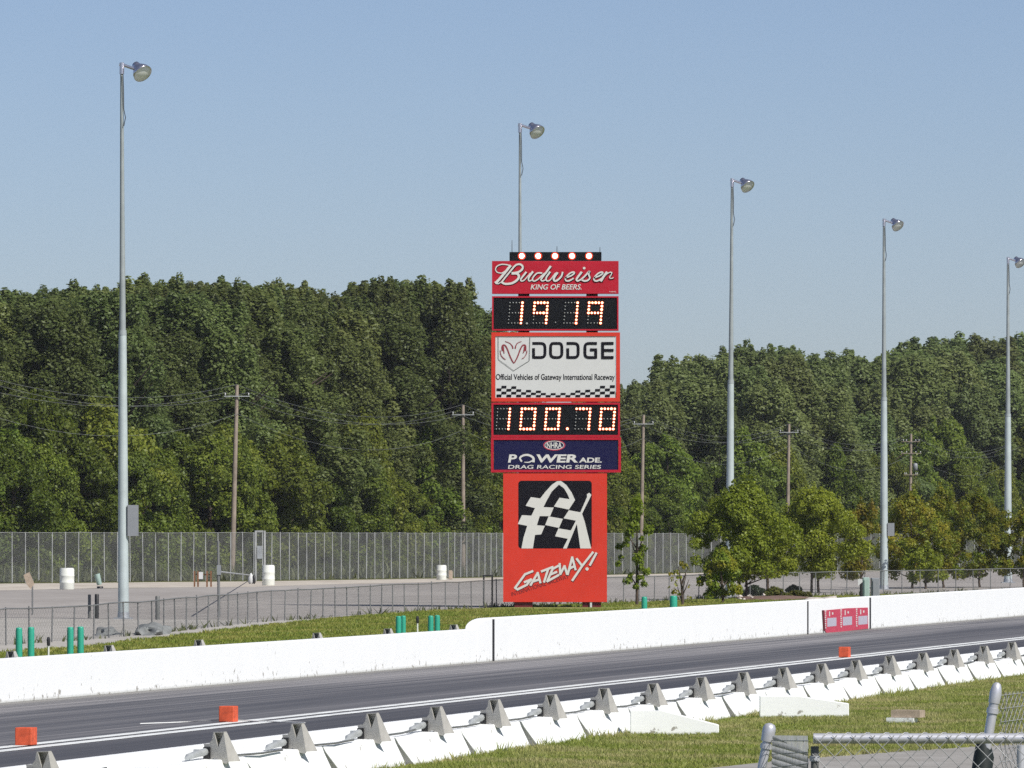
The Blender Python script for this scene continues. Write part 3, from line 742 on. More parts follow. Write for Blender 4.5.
# ------------------------------------------------------------------ floodlight poles
def light_pole(label, px, d, ytop, box=None, r=0.17, lean=0.0):
    x = (px - 512) / F * d; zt = CH + (HY - ytop) / F * d
    root = empty('floodlight_pole', (x, d, 0))
    top = Vector((lean, 0, zt)); mid = top * 0.52
    mb = MB(); mb.path([(0, 0, 0), mid * .5, mid], [r, r*.88, r*.72], 14); mb.build('pole', M['pole'], root)
    mb = MB(); mb.path([mid, top * .75, top], [r*.60, r*.42, r*.28], 12); mb.tube(mid - Vector((0,0,.12)), mid + Vector((0,0,.05)), r*.78, r*.70, 14); mb.build('upper_pole', M['uppole'], root)
    mb = MB(); mb.box(-r*1.7, r*1.7, -r*1.7, r*1.7, 0, 0.06); mb.tube((0, 0, .06), (0, 0, .25), r*1.15, r*1.05, 14); mb.build('base_plate', M['galv'], root)
    arm0 = top + Vector((-.08, 0, 0.0)); arm1 = top + Vector((.48, -.05, -.12))
    mb = MB(); mb.path([arm0 + Vector((0,0,.06)), top + Vector((.15, 0, 0)), arm1], [.06, .055, .05], 8); mb.tube(top + Vector((0,0,-.28)), top + Vector((0,0,.12)), .085, .085, 10); mb.build('arm', M['chrome'], root)
    ax = Vector((.50, -.55, -.62)).normalized()        # the dome points down towards the track
    R = ax.to_track_quat('Z', 'Y').to_matrix()
    hd = MB(); hd.lathe([(.04, -.40), (.13, -.38), (.155, -.25), (.145, -.19), (.23, -.13), (.315, .02), (.35, .16), (.337, .17), (.30, .03), (.18, -.09)], 22, 0, arm1 + Vector((.18, -.02, -.06)), R)
    hdo = hd.build('lamp_head', M['chrome'], root)
    hl = MB(); hl.lathe([(.02, .152), (.315, .145), (.33, .13)], 22, 0, arm1 + Vector((.18, -.02, -.06)), R); hl.build('lens', M['lensglass'], hdo)
    mb = MB(); mb.path([top + Vector((.05, -.1, -.3)), top + Vector((.07, -.1, -.9)), Vector((lean*.93 + .07, -.08, zt - 1.5)), Vector((lean*.92 + .13, -.1, zt - 1.8)), Vector((lean*.9 + .07, -.1, zt - 2.1))], .014, 6); mb.build('cable', M['dark'], root)
    if box:
        z0 = CH - (box[1] - HY) / F * d; z1 = CH - (box[0] - HY) / F * d
        mb = MB(); mb.box(r*.8, r*.8 + .36, -.2, .2, z0, z1); mb.build('junction_box', M['greybox'], root)
    return tag(root, label, 'floodlight pole', 'floodlight poles along the track')
t = NT('lamp_glass'); t.col(rgb(.75, .78, .78)); t.set(0.08, 0.6); M['lensglass'] = t.m
light_pole('tall grey floodlight pole with a junction box, nearest the camera, left of the scoreboard', 123.5, 226, 66, (536, 505), 0.19, -0.06)
light_pole('floodlight pole rising from behind the scoreboard', 520, 275, 126, None, .16)
light_pole('floodlight pole standing behind the large bushy tree right of the scoreboard', 729.5, 304, 181, (532, 518), .20, 0.12)
light_pole('floodlight pole beside the pale green cabinet and the orange tinged trees', 884, 342.6, 221, (536, 523), .22)
light_pole('floodlight pole farthest along, at the right edge of the view', 1008, 390, 259, (538, 520), .24)

# ------------------------------------------------------------------ utility poles and power cables
UP = [(237, 385, 430, 5, 0), (463, 405, 497, 0, 0), (643.5, 415, 540, 3, 0), (789, 424, 579, 2, 0), (911, 434, 637, 1, 1)]
labels = ['wooden utility pole behind the tall fence, left, beside the gate frame', 'wooden utility pole behind the tall fence just left of the scoreboard',
          'wooden utility pole just right of the scoreboard', 'wooden utility pole between the two middle floodlight poles', 'wooden utility pole with double cross arms and insulators in front of the right wood']
tops = []
for (px, yt, d, lean, dbl), lab in zip(UP, labels):
    x = (px - 512) / F * d; zt = CH + (HY - yt) / F * d; ln = lean / F * d
    root = empty('utility_pole', (x - ln, d, 0))
    MB().path([(0, 0, 0), (ln * .5, 0, zt * .5), (ln, 0, zt)], [.19, .16, .12], 12).build('pole', M['wood'], root)
    arms = [(zt - .75, .85)] + ([(zt - 1.9, 1.0), (zt - 4.0, .7)] if dbl else [])
    for az, hw in arms:
        mb = MB(); mb.box(ln - hw, ln + hw, -.26, -.14, az - .03, az + .03); arm = mb.build('cross_arm', M['fitting'] if not dbl else M['wood'], root)
        for dx in ((-hw + .08), (hw - .08), -.45 if dbl else None, .45 if dbl else None):
            if dx is None: continue
            mb = MB(); mb.lathe([(.02, 0), (.05, .04), (.035, .08), (.055, .11), (.02, .16)], 10, 0, (ln + dx, -.2, az + .062)); mb.build('insulator', M['signwhite'], arm)
    if dbl:
        mb = MB(); mb.lathe([(.05, 0), (.22, .03), (.24, .45), (.2, .7), (.06, .75)], 14, 0, (ln + .42, -.1, zt - 3.6)); mb.build('transformer', M['greybox'], root)
    tag(root, lab, 'utility pole', 'utility poles behind the tall fence')
    tops.append((Vector((x, d, zt)), arms[0][0]))
pre = tops[0][0] + (tops[0][0] - tops[1][0]) * 1.0; post = tops[-1][0] + (tops[-1][0] - tops[-2][0])
for dx, dz, lab in ((-.77, -.5, 'power cable on the left ends of the cross arms'), (0.0, 0.03, 'power cable strung along the pole tops'), (.77, -.5, 'power cable on the right ends of the cross arms'), (0.06, -1.9, 'lowest power cable strung between the utility poles')):
    P = [pre] + [t_[0] for t_ in tops] + [post]; pts = []
    for i in range(len(P) - 1):
        for k in range(12):
            u = k / 12; p = P[i].lerp(P[i+1], u); pts.append(p + Vector((dx, -.2, dz - 1.5 * 4 * u * (1 - u) * (1 if dz > -1 else 1.3))))
    pts.append(P[-1] + Vector((dx, -.2, dz)))
    o = MB().path(pts, .010, 5).build('power_cable', M['wire']); tag(o, lab, 'power cable', 'power cables between the utility poles')

# ------------------------------------------------------------------ fences
def lerp_poly(P, step):
    """points every step along a polyline"""
    out = [P[0].copy()]; acc = 0.0
    for a, b in zip(P[:-1], P[1:]):
        L_ = (b - a).length; t = step - acc
        while t <= L_:
            out.append(a.lerp(b, t / L_)); t += step
        acc = (acc + L_) % step if False else L_ - (t - step)
    return out
def chain_mesh(mb, P, h0, h1, z0, pitch, r, n=3):
    """crossing diagonal wires between successive points of the path"""
    cum = [0.0]
    for a, b in zip(P[:-1], P[1:]): cum.append(cum[-1] + (b - a).length)
    T_ = cum[-1]
    def pos(s):
        s = max(0, min(T_, s))
        for i in range(len(cum) - 1):
            if s <= cum[i+1] + 1e-6: break
        u = (s - cum[i]) / (cum[i+1] - cum[i]); return P[i].lerp(P[i+1], u), h0 + (h1 - h0) * s / T_
    s = -h1
    V = []; Fc = []
    while s < T_:
        for sg in (1, -1):
            ht = pos(s)[1] - z0
            sa, sb = s, s + ht
            ua, ub = 0.0, 1.0
            if sa < 0: ua = -sa / ht
            if sb > T_: ub = (T_ - sa) / ht
            if ub - ua < 0.02: continue
            pa, _ = pos(sa + ua * ht); pb, _ = pos(sa + ub * ht)
            za = z0 + ua * ht if sg > 0 else z0 + (1 - ua) * ht; zb = z0 + ub * ht if sg > 0 else z0 + (1 - ub) * ht
            off = Vector((0, r * 1.1 * sg, 0))
            mb.tube(pa + off + Vector((0, 0, za)), pb + off + Vector((0, 0, zb)), r, r, n, 0, False)
        s += pitch
    return mb
def fence(label, P, h0, h1, step, pr, pitch, wr, mat, postmat, rail_r):
    root = empty('chain_link_fence', P[0])
    Q = [p - P[0] for p in P]
    pts = lerp_poly(Q, step); n = len(pts); rr = random.Random(n)
    for i, p in enumerate(pts):
        h = h0 + (h1 - h0) * i / n + rr.uniform(-.03, .05)
        lx = rr.uniform(-.03, .03)
        MB().path([p, p + Vector((lx, 0, h))], [pr, pr * .95], 8).build('post', postmat, root)
    tp = [p + Vector((0, -pr, h0 + (h1 - h0) * i / n - .02 + rr.uniform(-.02, .02))) for i, p in enumerate(pts)]
    MB().path(tp, rail_r, 6).build('top_rail', postmat, root)
    chain_mesh(MB(), Q, h0 - .02, h1 - .02, 0.04, pitch, wr).build('wire_mesh', mat, root, fix=False)
    return tag(root, label, 'fence')
M['fencepost'] = paint('dull_fence_post', rgb(0.17, 0.175, 0.175), 0.6, 0.15, 1, 0.2)
M['farwire'] = paint('far_fence_wire', rgb(0.27, 0.275, 0.27), 0.7, 0.15, 1, 0.0)
M['farpost'] = paint('far_fence_post', rgb(0.31, 0.32, 0.32), 0.7, 0.3, 1, 0.0)
fence('low dark chain link fence between the grass verge and the grey lot', LOWP, 0.97, 1.22, 2.45, 0.022, 0.18, 0.0024, M['fencewire'], M['fencepost'], 0.02)
fence('tall grey chain link fence with close set posts left of the scoreboard', FARP[:4] + [FARP[3].lerp(FARP[4], .42)], 3.05, 3.0, 1.28, 0.032, 0.12, 0.0060, M['farwire'], M['farpost'], 0.012)
fence('tall grey chain link fence continuing behind the young trees right of the scoreboard', [FARP[3].lerp(FARP[4], .425)] + FARP[4:], 3.0, 2.9, 2.0, 0.034, 0.14, 0.0072, M['farwire'], M['farpost'], 0.012)
def far_depth(px):
    xs = [f[0] for f in FAR]; ds = [p.y for p in FARP]
    return float(np.interp(px, xs, ds))

# gate frame and its bar in the lot
d = 405; g0 = at(255.5, 581)
root = empty('gate_frame', g0)
for dx in (0, .56):
    MB().tube((dx, 0, 0), (dx, 0, 3.15), .07, .07, 10).build('post', M['farpost'], root)
MB().tube((0, 0, 3.1), (.56, 0, 3.1), .05, .05, 8).build('crossbar', M['farpost'], root)
MB().box(.10, .42, -.09, -.075, 1.4, 2.2).build('notice', M['galv'], root)
tag(root, 'narrow pale gate frame with a small white notice at the tall fence', 'gate frame')
b0 = at(219, 617)
root = empty('barrier_gate', b0)
dd = b0.y
MB().tube((0, 0, 0), (-.03, 0, CH - (541 - HY) / F * dd), .055, .045, 10).build('post', M['fencepost'], root)
bt = CH - (572 - HY) / F * dd; e = at(252, 581) - b0
MB().tube((0.05, 0.3, bt), (e.x, e.y, 0.35), .035, .03, 8).build('bar', M['farpost'], root)
MB().box(-.07, .07, -.07, .07, bt - .1, bt + .25).build('bracket', M['greybox'], root)
tag(root, 'grey post with a long slanting barrier bar in the lot', 'barrier gate')
# rusty post rack
root = empty('post_rack', at(204, 587))
kk = at(204, 587).y / F
for dx in (-9.5, -6, 3, 7):
    MB().box(dx*kk - .045, dx*kk + .045, -.05, .05, 0, 16*kk).build('post', M['rust'], root)
MB().box(-5.5*kk, -1*kk, -.03, .03, 8*kk, 15*kk).build('sign_plate', M['signwhite'], root)
MB().box(-9.4*kk, 7*kk, .06, .10, 12*kk, 13*kk).build('rail', M['rust'], root)
tag(root, 'rusty rack of four short posts with a pale plate on the sand strip', 'post rack')

# barrels
def barrel(label, px, yb, wpx, hpx):
    p = at(px, yb); k = p.y / F; r = wpx * k / 2; h = hpx * k
    root = empty('barrel', p)
    prof = [(r*.93, 0), (r, h*.04)]
    for j in (0.33, 0.66):
        prof += [(r, h*(j-.03)), (r*1.045, h*j), (r, h*(j+.03))]
    prof += [(r, h*.95), (r*.94, h)]
    MB().lathe(prof, 20).build('drum', M['barrel'], root)
    MB().lathe([(r*.9, h + .002), (r*.88, h + .03), (r*.3, h + .02)], 20).build('lid', M['signwhite'], root)
    return tag(root, label, 'barrel', 'white barrels in the lot')
barrel('white plastic barrel on the sand strip left of the nearest floodlight pole', 67, 589.5, 14.5, 21)
barrel('white plastic barrel beside the narrow gate frame', 268.5, 585.5, 12.5, 20)
barrel('white plastic barrel left of the scoreboard near the tall fence', 441.5, 580, 10, 14.5)
# small white tilted drum, its kerb
p = at(100, 588.5); k = p.y / F
root = empty('bucket', p)
Mt = Matrix.Rotation(math.radians(-14), 3, 'Y')
MB().lathe([(2.2*k, .1), (2.6*k, 3*k), (3.0*k, 13*k)], 14, 0, (0, 0, .1), Mt).build('body', M['cabinet'], root)
MB().lathe([(3.2*k, 0), (3.1*k, 2*k), (2.5*k, 2.2*k)], 14, 0, (0, 0, 0.0)).build('foot', M['dark'], root)
tag(root, 'small pale tilted bucket on a dark foot between the barrel and the pole', 'bucket')
p = at(251, 584); k = p.y / F
root = empty('litter_sack', p)
MB().lathe([(1.5*k, 0), (3*k, 2*k), (2.8*k, 6*k), (1.2*k, 10*k), (.4*k, 11*k)], 12).build('sack', M['signwhite'], root)
MB().lathe([(.5*k, 0), (1.6*k, 2*k), (1.4*k, 8*k), (.3*k, 9*k)], 10, 0, (3.2*k, -.1, 0)).build('dark_flap', M['dark'], root)
tag(root, 'white sack with a dark flap leaning beside the gate frame barrel', 'sack')
p = at(450.5, 579.5); k = p.y / F
o = MB().box(-2*k, 2*k, -.15, .15, 0, 9*k).build('box', M['tan'], loc=p); bv = o.modifiers.new('bevel', 'BEVEL'); bv.width = .03
tag(o, 'small tan box beside the barrel nearest the scoreboard', 'box')

# bollards and posts in the lot
def bollard(label, px, yb, wpx, hpx, mat):
    p = at(px, yb); k = p.y / F
    mb = MB(); mb.lathe([(wpx*k/2, 0), (wpx*k/2, hpx*k*.97), (wpx*k*.4, hpx*k)], 12)
    o = mb.build('bollard', mat, loc=p); tag(o, label, 'bollard', 'dark posts standing in the lot')
bollard('slimmer dark grey bollard, the left one of a pair in the lot', 89.5, 618.5, 3.2, 24, M['fencewire'])
bollard('thicker black bollard, the right one of a pair in the lot', 96.8, 618.5, 4.2, 24.5, M['dark'])
bollard('grey bollard standing alone just right of the nearest floodlight pole', 157.5, 620, 4.4, 24, M['fencewire'])
# small sign on a post seen from behind
p = at(32.5, 615); k = p.y / F
root = empty('road_sign', p)
MB().tube((0, 0, 0), (0, 0, 36*k), .03, .03, 8).build('post', M['fencepost'], root)
mb = MB(); mb.prism([(-9*k, 40*k), (-3*k, 43*k), (2*k, 31*k), (-2*k, 26*k), (-6*k, 31*k)], -.03, -.01, 'y'); mb.build('plate', M['tan'], root)
tag(root, 'tilted grey sign plate on a thin post at the far left of the lot', 'sign')
# black frame in the verge
p = at(488, 607.5); k = p.y / F
root = empty('black_frame', p)
for a in (-4.2, 4.2): MB().box(a*k - .035, a*k + .035, -.04, .04, 0, 31*k).build('upright', M['dark'], root)
MB().box(-5.5*k, 5*k, -.035, .035, 31*k, 32.5*k).build('crossbar', M['dark'], root)
MB().box(-5.5*k, 5*k, -.3, .3, 0.01, 2*k).build('foot', M['dark'], root)
tag(root, 'black metal frame of two uprights and a crossbar left of the scoreboard', 'frame')

# green plastic tubes behind the far wall
for px, yt, wp_, lab in ((19, 628, 6.8, 'green plastic tube behind the low wall, first one from the left edge'), (31, 627.5, 6.8, 'green plastic tube behind the low wall, second one from the left edge'),
        (70.3, 627.5, 6.6, 'green plastic tube behind the low wall, third one from the left edge'), (80.5, 627, 6.6, 'green plastic tube behind the low wall, fourth from the left beside the rubble'),
        (398.5, 616.5, 5.8, 'green plastic tube left of the scoreboard, left one of the pair before the stake'), (403.3, 616, 5.0, 'green plastic tube left of the scoreboard, right one of the pair before the stake'),
        (430.7, 616, 5.6, 'green plastic tube left of the scoreboard, left one of the pair after the stake'), (437.2, 615.5, 5.6, 'green plastic tube left of the scoreboard, right one of the pair after the stake'),
        (644.3, 597, 5.8, 'short looking green plastic tube beside the thin sapling right of the scoreboard'), (673.5, 596, 7.6, 'stout green plastic tube by the smallest sapling right of the scoreboard')):
    s, d = on_w(px, -35.4); r = wp_ / F * d / 2; h = CH - (yt - HY) / F * d
    root = empty('plastic_tube', ws(-35.4, s))
    MB().lathe([(r, 0), (r, h * .95), (r*.93, h * .985)], 18).build('tube', M['green'], root)
    MB().lathe([(r*.95, h*.985), (r*.9, h), (r*.4, h + .01)], 18).build('cap', M['green'], root)
    tag(root, lab, 'tube', 'green plastic tubes behind the far wall')
for px, yt, lab in ((48.5, 637, 'thin marker stake with a dark top between the green tube pairs at the left'), (417.5, 616, 'thin yellowish marker stake between the two green tube pairs left of the scoreboard')):
    s, d = on_w(px, -35.3); h = CH - (yt - HY) / F * d
    root = empty('marker_stake', ws(-35.3, s))
    MB().tube((0, 0, 0), (0, 0, h), .018, .018, 6).build('stake', M['barrel'], root)
    MB().lathe([(.03, h - .16), (.035, h - .05), (.02, h)], 8).build('tip', M['dark'], root)
    tag(root, lab, 'stake')

# cabinets right
def cabinet(label, px, yb, x0, x1, y0, mat, door, d):
    k = d / F; z0 = 0.0
    root = empty('cabinet', ((px - 512) * k, d, 0))
    o = MB().box((x0 - px)*k, (x1 - px)*k, 0, .7, 0.0, CH - (y0 - HY)*k).build('body', mat, root)
    bv = o.modifiers.new('bevel', 'BEVEL'); bv.width = .02
    MB().box((x0 - px)*k + .05, (x1 - px)*k - .05, -.03, -.002, 0.25, CH - (y0 - HY)*k - .08).build('door', door, root)
    tag(root, label, 'cabinet')
cabinet('pale green electrical cabinet behind the far wall right of the red banner', 866.5, 597, 863, 869.6, 577.5, M['cabinet'], M['cabinet'], 222)
cabinet('grey electrical cabinet beside the pale green one', 875.5, 597, 871.6, 879.6, 578, M['greybox'], M['greybox'], 225)
p = Vector(((860 - 512)/F*220, 220, 0)); k = 220 / F
root = empty('notice_board', p)
MB().tube((1.2*k, 0, 0), (1.2*k, 0, CH - (582 - HY)*k), .05, .05, 8).build('post', M['dark'], root)
MB().prism([(-2.2*k, CH - (586 - HY)*k), (2.4*k, CH - (582 - HY)*k), (2.2*k, CH - (579 - HY)*k), (-2.2*k, CH - (579 - HY)*k)], -.09, -.06, 'y').build('board', M['signwhite'], root)
tag(root, 'small white notice board on a dark post beside the pale green cabinet', 'notice board')

# rubble heaps
def heap(name, label, cat, c, sx_, sy_, sz_, mat, seed, sub=4, group=None, amp=.35):
    bm = bmesh.new(); bmesh.ops.create_icosphere(bm, subdivisions=sub, radius=1.0)
    rr = np.random.RandomState(seed); ph = rr.uniform(0, 6, (6, 3)); fr = rr.uniform(1.5, 6, (6, 3))
    for v in bm.verts:
        p = v.co; h = 1.0
        for i in range(6): h += amp / (1 + i) * math.sin(fr[i][0]*p.x + ph[i][0]) * math.sin(fr[i][1]*p.y + ph[i][1]) * math.cos(fr[i][2]*p.z + ph[i][2])
        v.co = Vector((p.x*h*sx_, p.y*h*sy_, max(-0.02, p.z*h)*sz_))
    me = bpy.data.meshes.new(name); bm.to_mesh(me); bm.free(); me.materials.append(mat)
    o = bpy.data.objects.new(name, me); COL.objects.link(o); o.location = c
    return tag(o, label, cat, group)
p = at(108, 635); k = p.y / F
heap('rubble_heap', 'small grey rubble heap by the low fence, beside the green tubes', 'rubble heap', p, 11*k, 2.0, 8*k, M['tarp'], 1)
p = at(152, 634.5); k = p.y / F
heap('rubble_heap', 'larger grey rubble heap with a peaked top below the nearest floodlight pole', 'rubble heap', p, 17*k, 2.5, 12*k, M['tarp'], 5)
p = at(757, 600); k = p.y / F
heap('mulch_bed', None, None, at(775, 600), 50*k, 6.0, 4*k, M['mulch'], 8, 4, None, .2)['kind'] = 'structure'
rr = random.Random(12)
for i in range(14):
    q = at(rr.uniform(738, 765), rr.uniform(598.5, 601.5)); k = q.y / F
    heap('rock', 'pale rock in the small pile on the mulch bed by the bushy tree', 'rock', q + Vector((0, -1.5, rr.uniform(.03, .2))), rr.uniform(1.5, 3)*k, .2, rr.uniform(1.2, 2.2)*k, M['rock'], 20 + i, 2, 'pale rocks on the mulch bed')
for x_, y_ in ((828, 601.5), (815, 602)):
    q = at(x_, y_); heap('edging_stone', 'flat pale edging stone behind the far wall near the red banner', 'stone', q, .5, .3, .22, M['rock'], int(x_), 2, 'flat edging stones')

# ------------------------------------------------------------------ foliage
def rand_dirs(rs, n):
    d = rs.normal(size=(n, 3)); return d / np.linalg.norm(d, axis=1)[:, None]
def leaf_quads(rs, pos, nrm, size, aspect=0.62, fold=0.25):
    n = len(pos)
    r = rand_dirs(rs, n); t = np.cross(nrm, r); t /= np.linalg.norm(t, axis=1)[:, None] + 1e-9
    b = np.cross(nrm, t); s = (size * rs.uniform(.6, 1.35, n))[:, None]
    V = np.empty((n, 4, 3))
    V[:, 0] = pos - t * s * .5; V[:, 2] = pos + t * s * .5
    V[:, 1] = pos + b * s * .5 * aspect + nrm * s * fold * .5; V[:, 3] = pos - b * s * .5 * aspect + nrm * s * fold * .5
    return V.reshape(-1, 3)
def crown_points(rs, H, R, z0, nblob, per, prof, rb, elong=1.25, spikes=0):
    C_, RB = [], []
    for i in range(nblob):
        h = (i + rs.uniform(0, 1)) / nblob
        rad = R * prof(h); a = rs.uniform(0, 2*np.pi); q = rad * np.sqrt(rs.uniform(.10, 1.0)) * (1 + .26*np.sin(2*a + h*5) + .2*np.sin(5*a - h*11))
        C_.append((q*np.cos(a), q*np.sin(a), z0 + h*(H - z0))); RB.append(R * rb * rs.uniform(.55, 1.6))
    for i in range(spikes):
        a = rs.uniform(0, 2*np.pi); q = R * .5 * rs.uniform(.1, 1)
        hs = H * (1 + rs.uniform(-.06, .02)); g = R * rb * rs.uniform(.7, 1.3)
        for dz, fr in ((0, .75), (.9, .5), (1.7, .3)):
            C_.append((q*np.cos(a) + rs.uniform(-.1, .1)*g, q*np.sin(a), hs + dz*g)); RB.append(g * fr)
    pos, nrm = [], []
    for c, r in zip(C_, RB):
        n = int(per * (r / (R*rb)) ** 2)
        d = rand_dirs(rs, n); keep = d[:, 2] > -0.75; d = d[keep]; n = len(d)
        rr_ = r * (rs.uniform(0.35, 1.1, n) ** .6)
        lump = 1 + .22*np.sin(5*d[:, 0] + c[0]*3) * np.sin(5*d[:, 1] + c[1]*3) * np.cos(4*d[:, 2] + c[2])
        p = np.array(c) + d * (rr_*lump)[:, None] * np.array([1, 1, elong])
        nn = d * .75 + rs.normal(size=(n, 3)) * .45 + np.array([0, 0, .25]); nn /= np.linalg.norm(nn, axis=1)[:, None]
        pos.append(p); nrm.append(nn)
    return np.concatenate(pos), np.concatenate(nrm)
def trunk_mesh(H, r, rs, fork=True):
    mb = MB(); top = Vector((rs.uniform(-.3, .3), rs.uniform(-.3, .3), H * .8))
    mb.path([(0, 0, -.1), (rs.uniform(-.1, .1), 0, H*.25), top*.7, top], [r*1.25, r, r*.6, r*.15], 8)
    if fork:
        for i in range(7):
            a = rs.uniform(0, 6.28); z = H * rs.uniform(.25, .65)
            b = Vector((math.cos(a), math.sin(a), 0)) * H * rs.uniform(.12, .2)
            mb.path([Vector((0, 0, z)), Vector((0, 0, z + H*.06)) + b*.5, Vector((0, 0, z + H*.16)) + b], [r*.45, r*.3, r*.08], 6)
    return mb
M['leafA'] = foliage('poplar_leaves', rgb(.095, .140, .036), rgb(.192, .232, .082), rgb(.138, .172, .050), .48)
M['leafB'] = foliage('underwood_leaves', rgb(.100, .155, .018), rgb(.225, .275, .044), rgb(.100, .135, .024), .48)
M['leafC'] = foliage('right_wood_leaves', rgb(.125, .175, .052), rgb(.225, .275, .105), rgb(.160, .200, .066), .48)
M['leafM'] = foliage('young_maple_leaves', rgb(.100, .155, .016), rgb(.28, .35, .040), rgb(.18, .235, .026), .5, .8)
M['leafO'] = foliage('yellowing_leaves', rgb(.100, .155, .018), rgb(.26, .31, .037), rgb(.33, .27, .03), .5, 1.3)
M['leafS'] = foliage('dark_shrub_leaves', rgb(.014, .030, .012), rgb(.035, .055, .02), rgb(.02, .04, .012), .2, 1.0)
M['leafY'] = foliage('olive_shrub_leaves', rgb(.070, .085, .018), rgb(.13, .125, .03), rgb(.09, .085, .02), .25, 1.0)

class Tree:
    def __init__(s, seed, H, R, z0, nblob, per, leaf, mat, prof, rb, trunk_r, elong=1.25, spikes=0):
        rs = np.random.RandomState(seed)
        p, n = crown_points(rs, H - R*rb, R*.8, z0, nblob, per, prof, rb, elong, spikes)
        s.crown = np_mesh('crown', leaf_quads(rs, p, n, leaf), 4, mat); s.H = H
        o = trunk_mesh(H, trunk_r, rs).build('trunk', M['bark']); s.trunk = o.data; bpy.data.objects.remove(o)
    def place(s, name, loc, H, wscale, rz, label, cat, group=None, mat=None):
        root = empty(name, loc, rz); k = H / s.H; root.scale = (k*wscale, k*wscale, k)
        for nm, me in (('crown', s.crown), ('trunk', s.trunk)):
            o = bpy.data.objects.new(nm, me); COL.objects.link(o); o.parent = root
        return tag(root, label, cat, group)
ovalp = lambda h: (math.sin(math.pi * min(1, (h*.86 + .14))) ** .55) if h < 1 else 0.2
poplar = lambda h: max(.3, (1 - h) ** .38) if h > .55 else .8 + .2*math.sin(h*3)
tall = [Tree(100 + i, 20, 4.6, 1.0, 210, 340, .23, M['leafA'], poplar, .15, .28, 1.65, 22) for i in range(5)]
under = [Tree(200 + i, 9, 3.6, 0.2, 95, 280, .22, M['leafB'], ovalp, .19, .15, 1.1, 2) for i in range(4)]
rightw = [Tree(300 + i, 18, 5.0, 1.0, 180, 300, .30, M['leafC'], poplar, .165, .26, 1.55, 16) for i in range(4)]

def skyline(pts, x):
    for (a, ya), (b, yb) in zip(pts[:-1], pts[1:]):
        if a <= x <= b: return ya + (yb - ya) * (x - a) / (b - a)
    return pts[0][1] if x < pts[0][0] else pts[-1][1]
SL = [(-120, 300), (0, 297), (40, 291), (60, 285), (85, 290), (115, 279), (130, 286), (180, 277), (210, 278), (240, 288), (270, 283), (320, 288), (345, 290), (370, 283), (400, 279), (450, 276), (470, 284), (482, 303), (500, 330), (540, 350)]
SR = [(560, 385), (640, 372), (660, 370), (672, 362), (690, 350), (712, 347), (722, 350), (745, 337), (775, 338), (800, 346), (835, 346), (860, 352), (878, 356), (895, 338), (930, 327), (965, 330), (1000, 334), (1060, 322), (1160, 325)]
rr = random.Random(77)
def wood_depth(px):                       # the edge of the woods runs just behind the utility poles
    return max(far_depth(px) + 13, float(np.interp(px, [0, 237, 463, 643, 789, 911, 1024, 1150], [402, 437, 505, 549, 588, 647, 700, 760])))
def wood(kinds, name, sky_pts, x0, x1, rows, wlo, whi, label, group, edge=None):
    n = 0
    for row, (off, step, drop) in enumerate(rows):
        x = x0 + row * 17
        while x < x1:
            xx = x + rr.uniform(-.17, .17) * step; y = skyline(sky_pts, xx) + (15 if sky_pts is SR else 5) + drop * rr.uniform(.4, 1.8) + rr.uniform(-3, 12)
            if edge: y = max(y, edge(xx) + drop)
            dd = wood_depth(xx) + off + rr.uniform(-3, 3); H = CH + (HY - y) / F * dd
            kinds[n % len(kinds)].place(name, Vector(((xx - 512) / F * dd, dd, 0)), H, rr.uniform(wlo, whi), rr.uniform(0, 6.28), label, 'tree', group); n += 1
            x += step
def low_wood(x0, x1, rows, label, group):
    n = 0
    for row, (off, step, y0, dy) in enumerate(rows):
        x = x0 + row * 19
        while x < x1:
            xx = x + rr.uniform(-9, 9); y = y0 + dy * (xx - x0) / (x1 - x0) + rr.uniform(-22, 34)
            d = wood_depth(xx) + off + rr.uniform(0, 3); H = CH + (HY - y) / F * d
            under[n % 4].place('underwood_tree', Vector(((xx - 512) / F * d, d, 0)), H, rr.uniform(.8, 1.1), rr.uniform(0, 6.28), label, 'tree', group); n += 1
            x += step
wood(tall, 'tall_tree', SL, -110, 500, ((16, 56, 26), (28, 44, 10), (42, 30, 0), (56, 40, 3)), 1.1, 1.65,
     'tall dark green poplar like tree in the dense wood left of the scoreboard', 'tall trees of the left wood',
     lambda x: skyline(SL, min(x + 22, 540)) if x > 462 else 0)
low_wood(-100, 620, ((0, 38, 440, 20), (7, 44, 405, 25)), 'low leafy underwood tree crowding behind the tall fence, brighter green than the wood above it', 'underwood trees behind the tall fence left of the scoreboard')
wood(rightw, 'wood_tree', SR, 560, 1130, ((28, 52, 42), (46, 42, 16), (66, 32, 0), (88, 42, 3)), 1.1, 1.6,
     'tree in the farther wood right of the scoreboard, greyer green than the left wood', 'trees of the right wood')
low_wood(600, 1120, ((4, 36, 466, 0), (14, 42, 430, 0)), 'low underwood tree at the foot of the farther right hand wood behind the utility poles', 'underwood trees of the right wood')

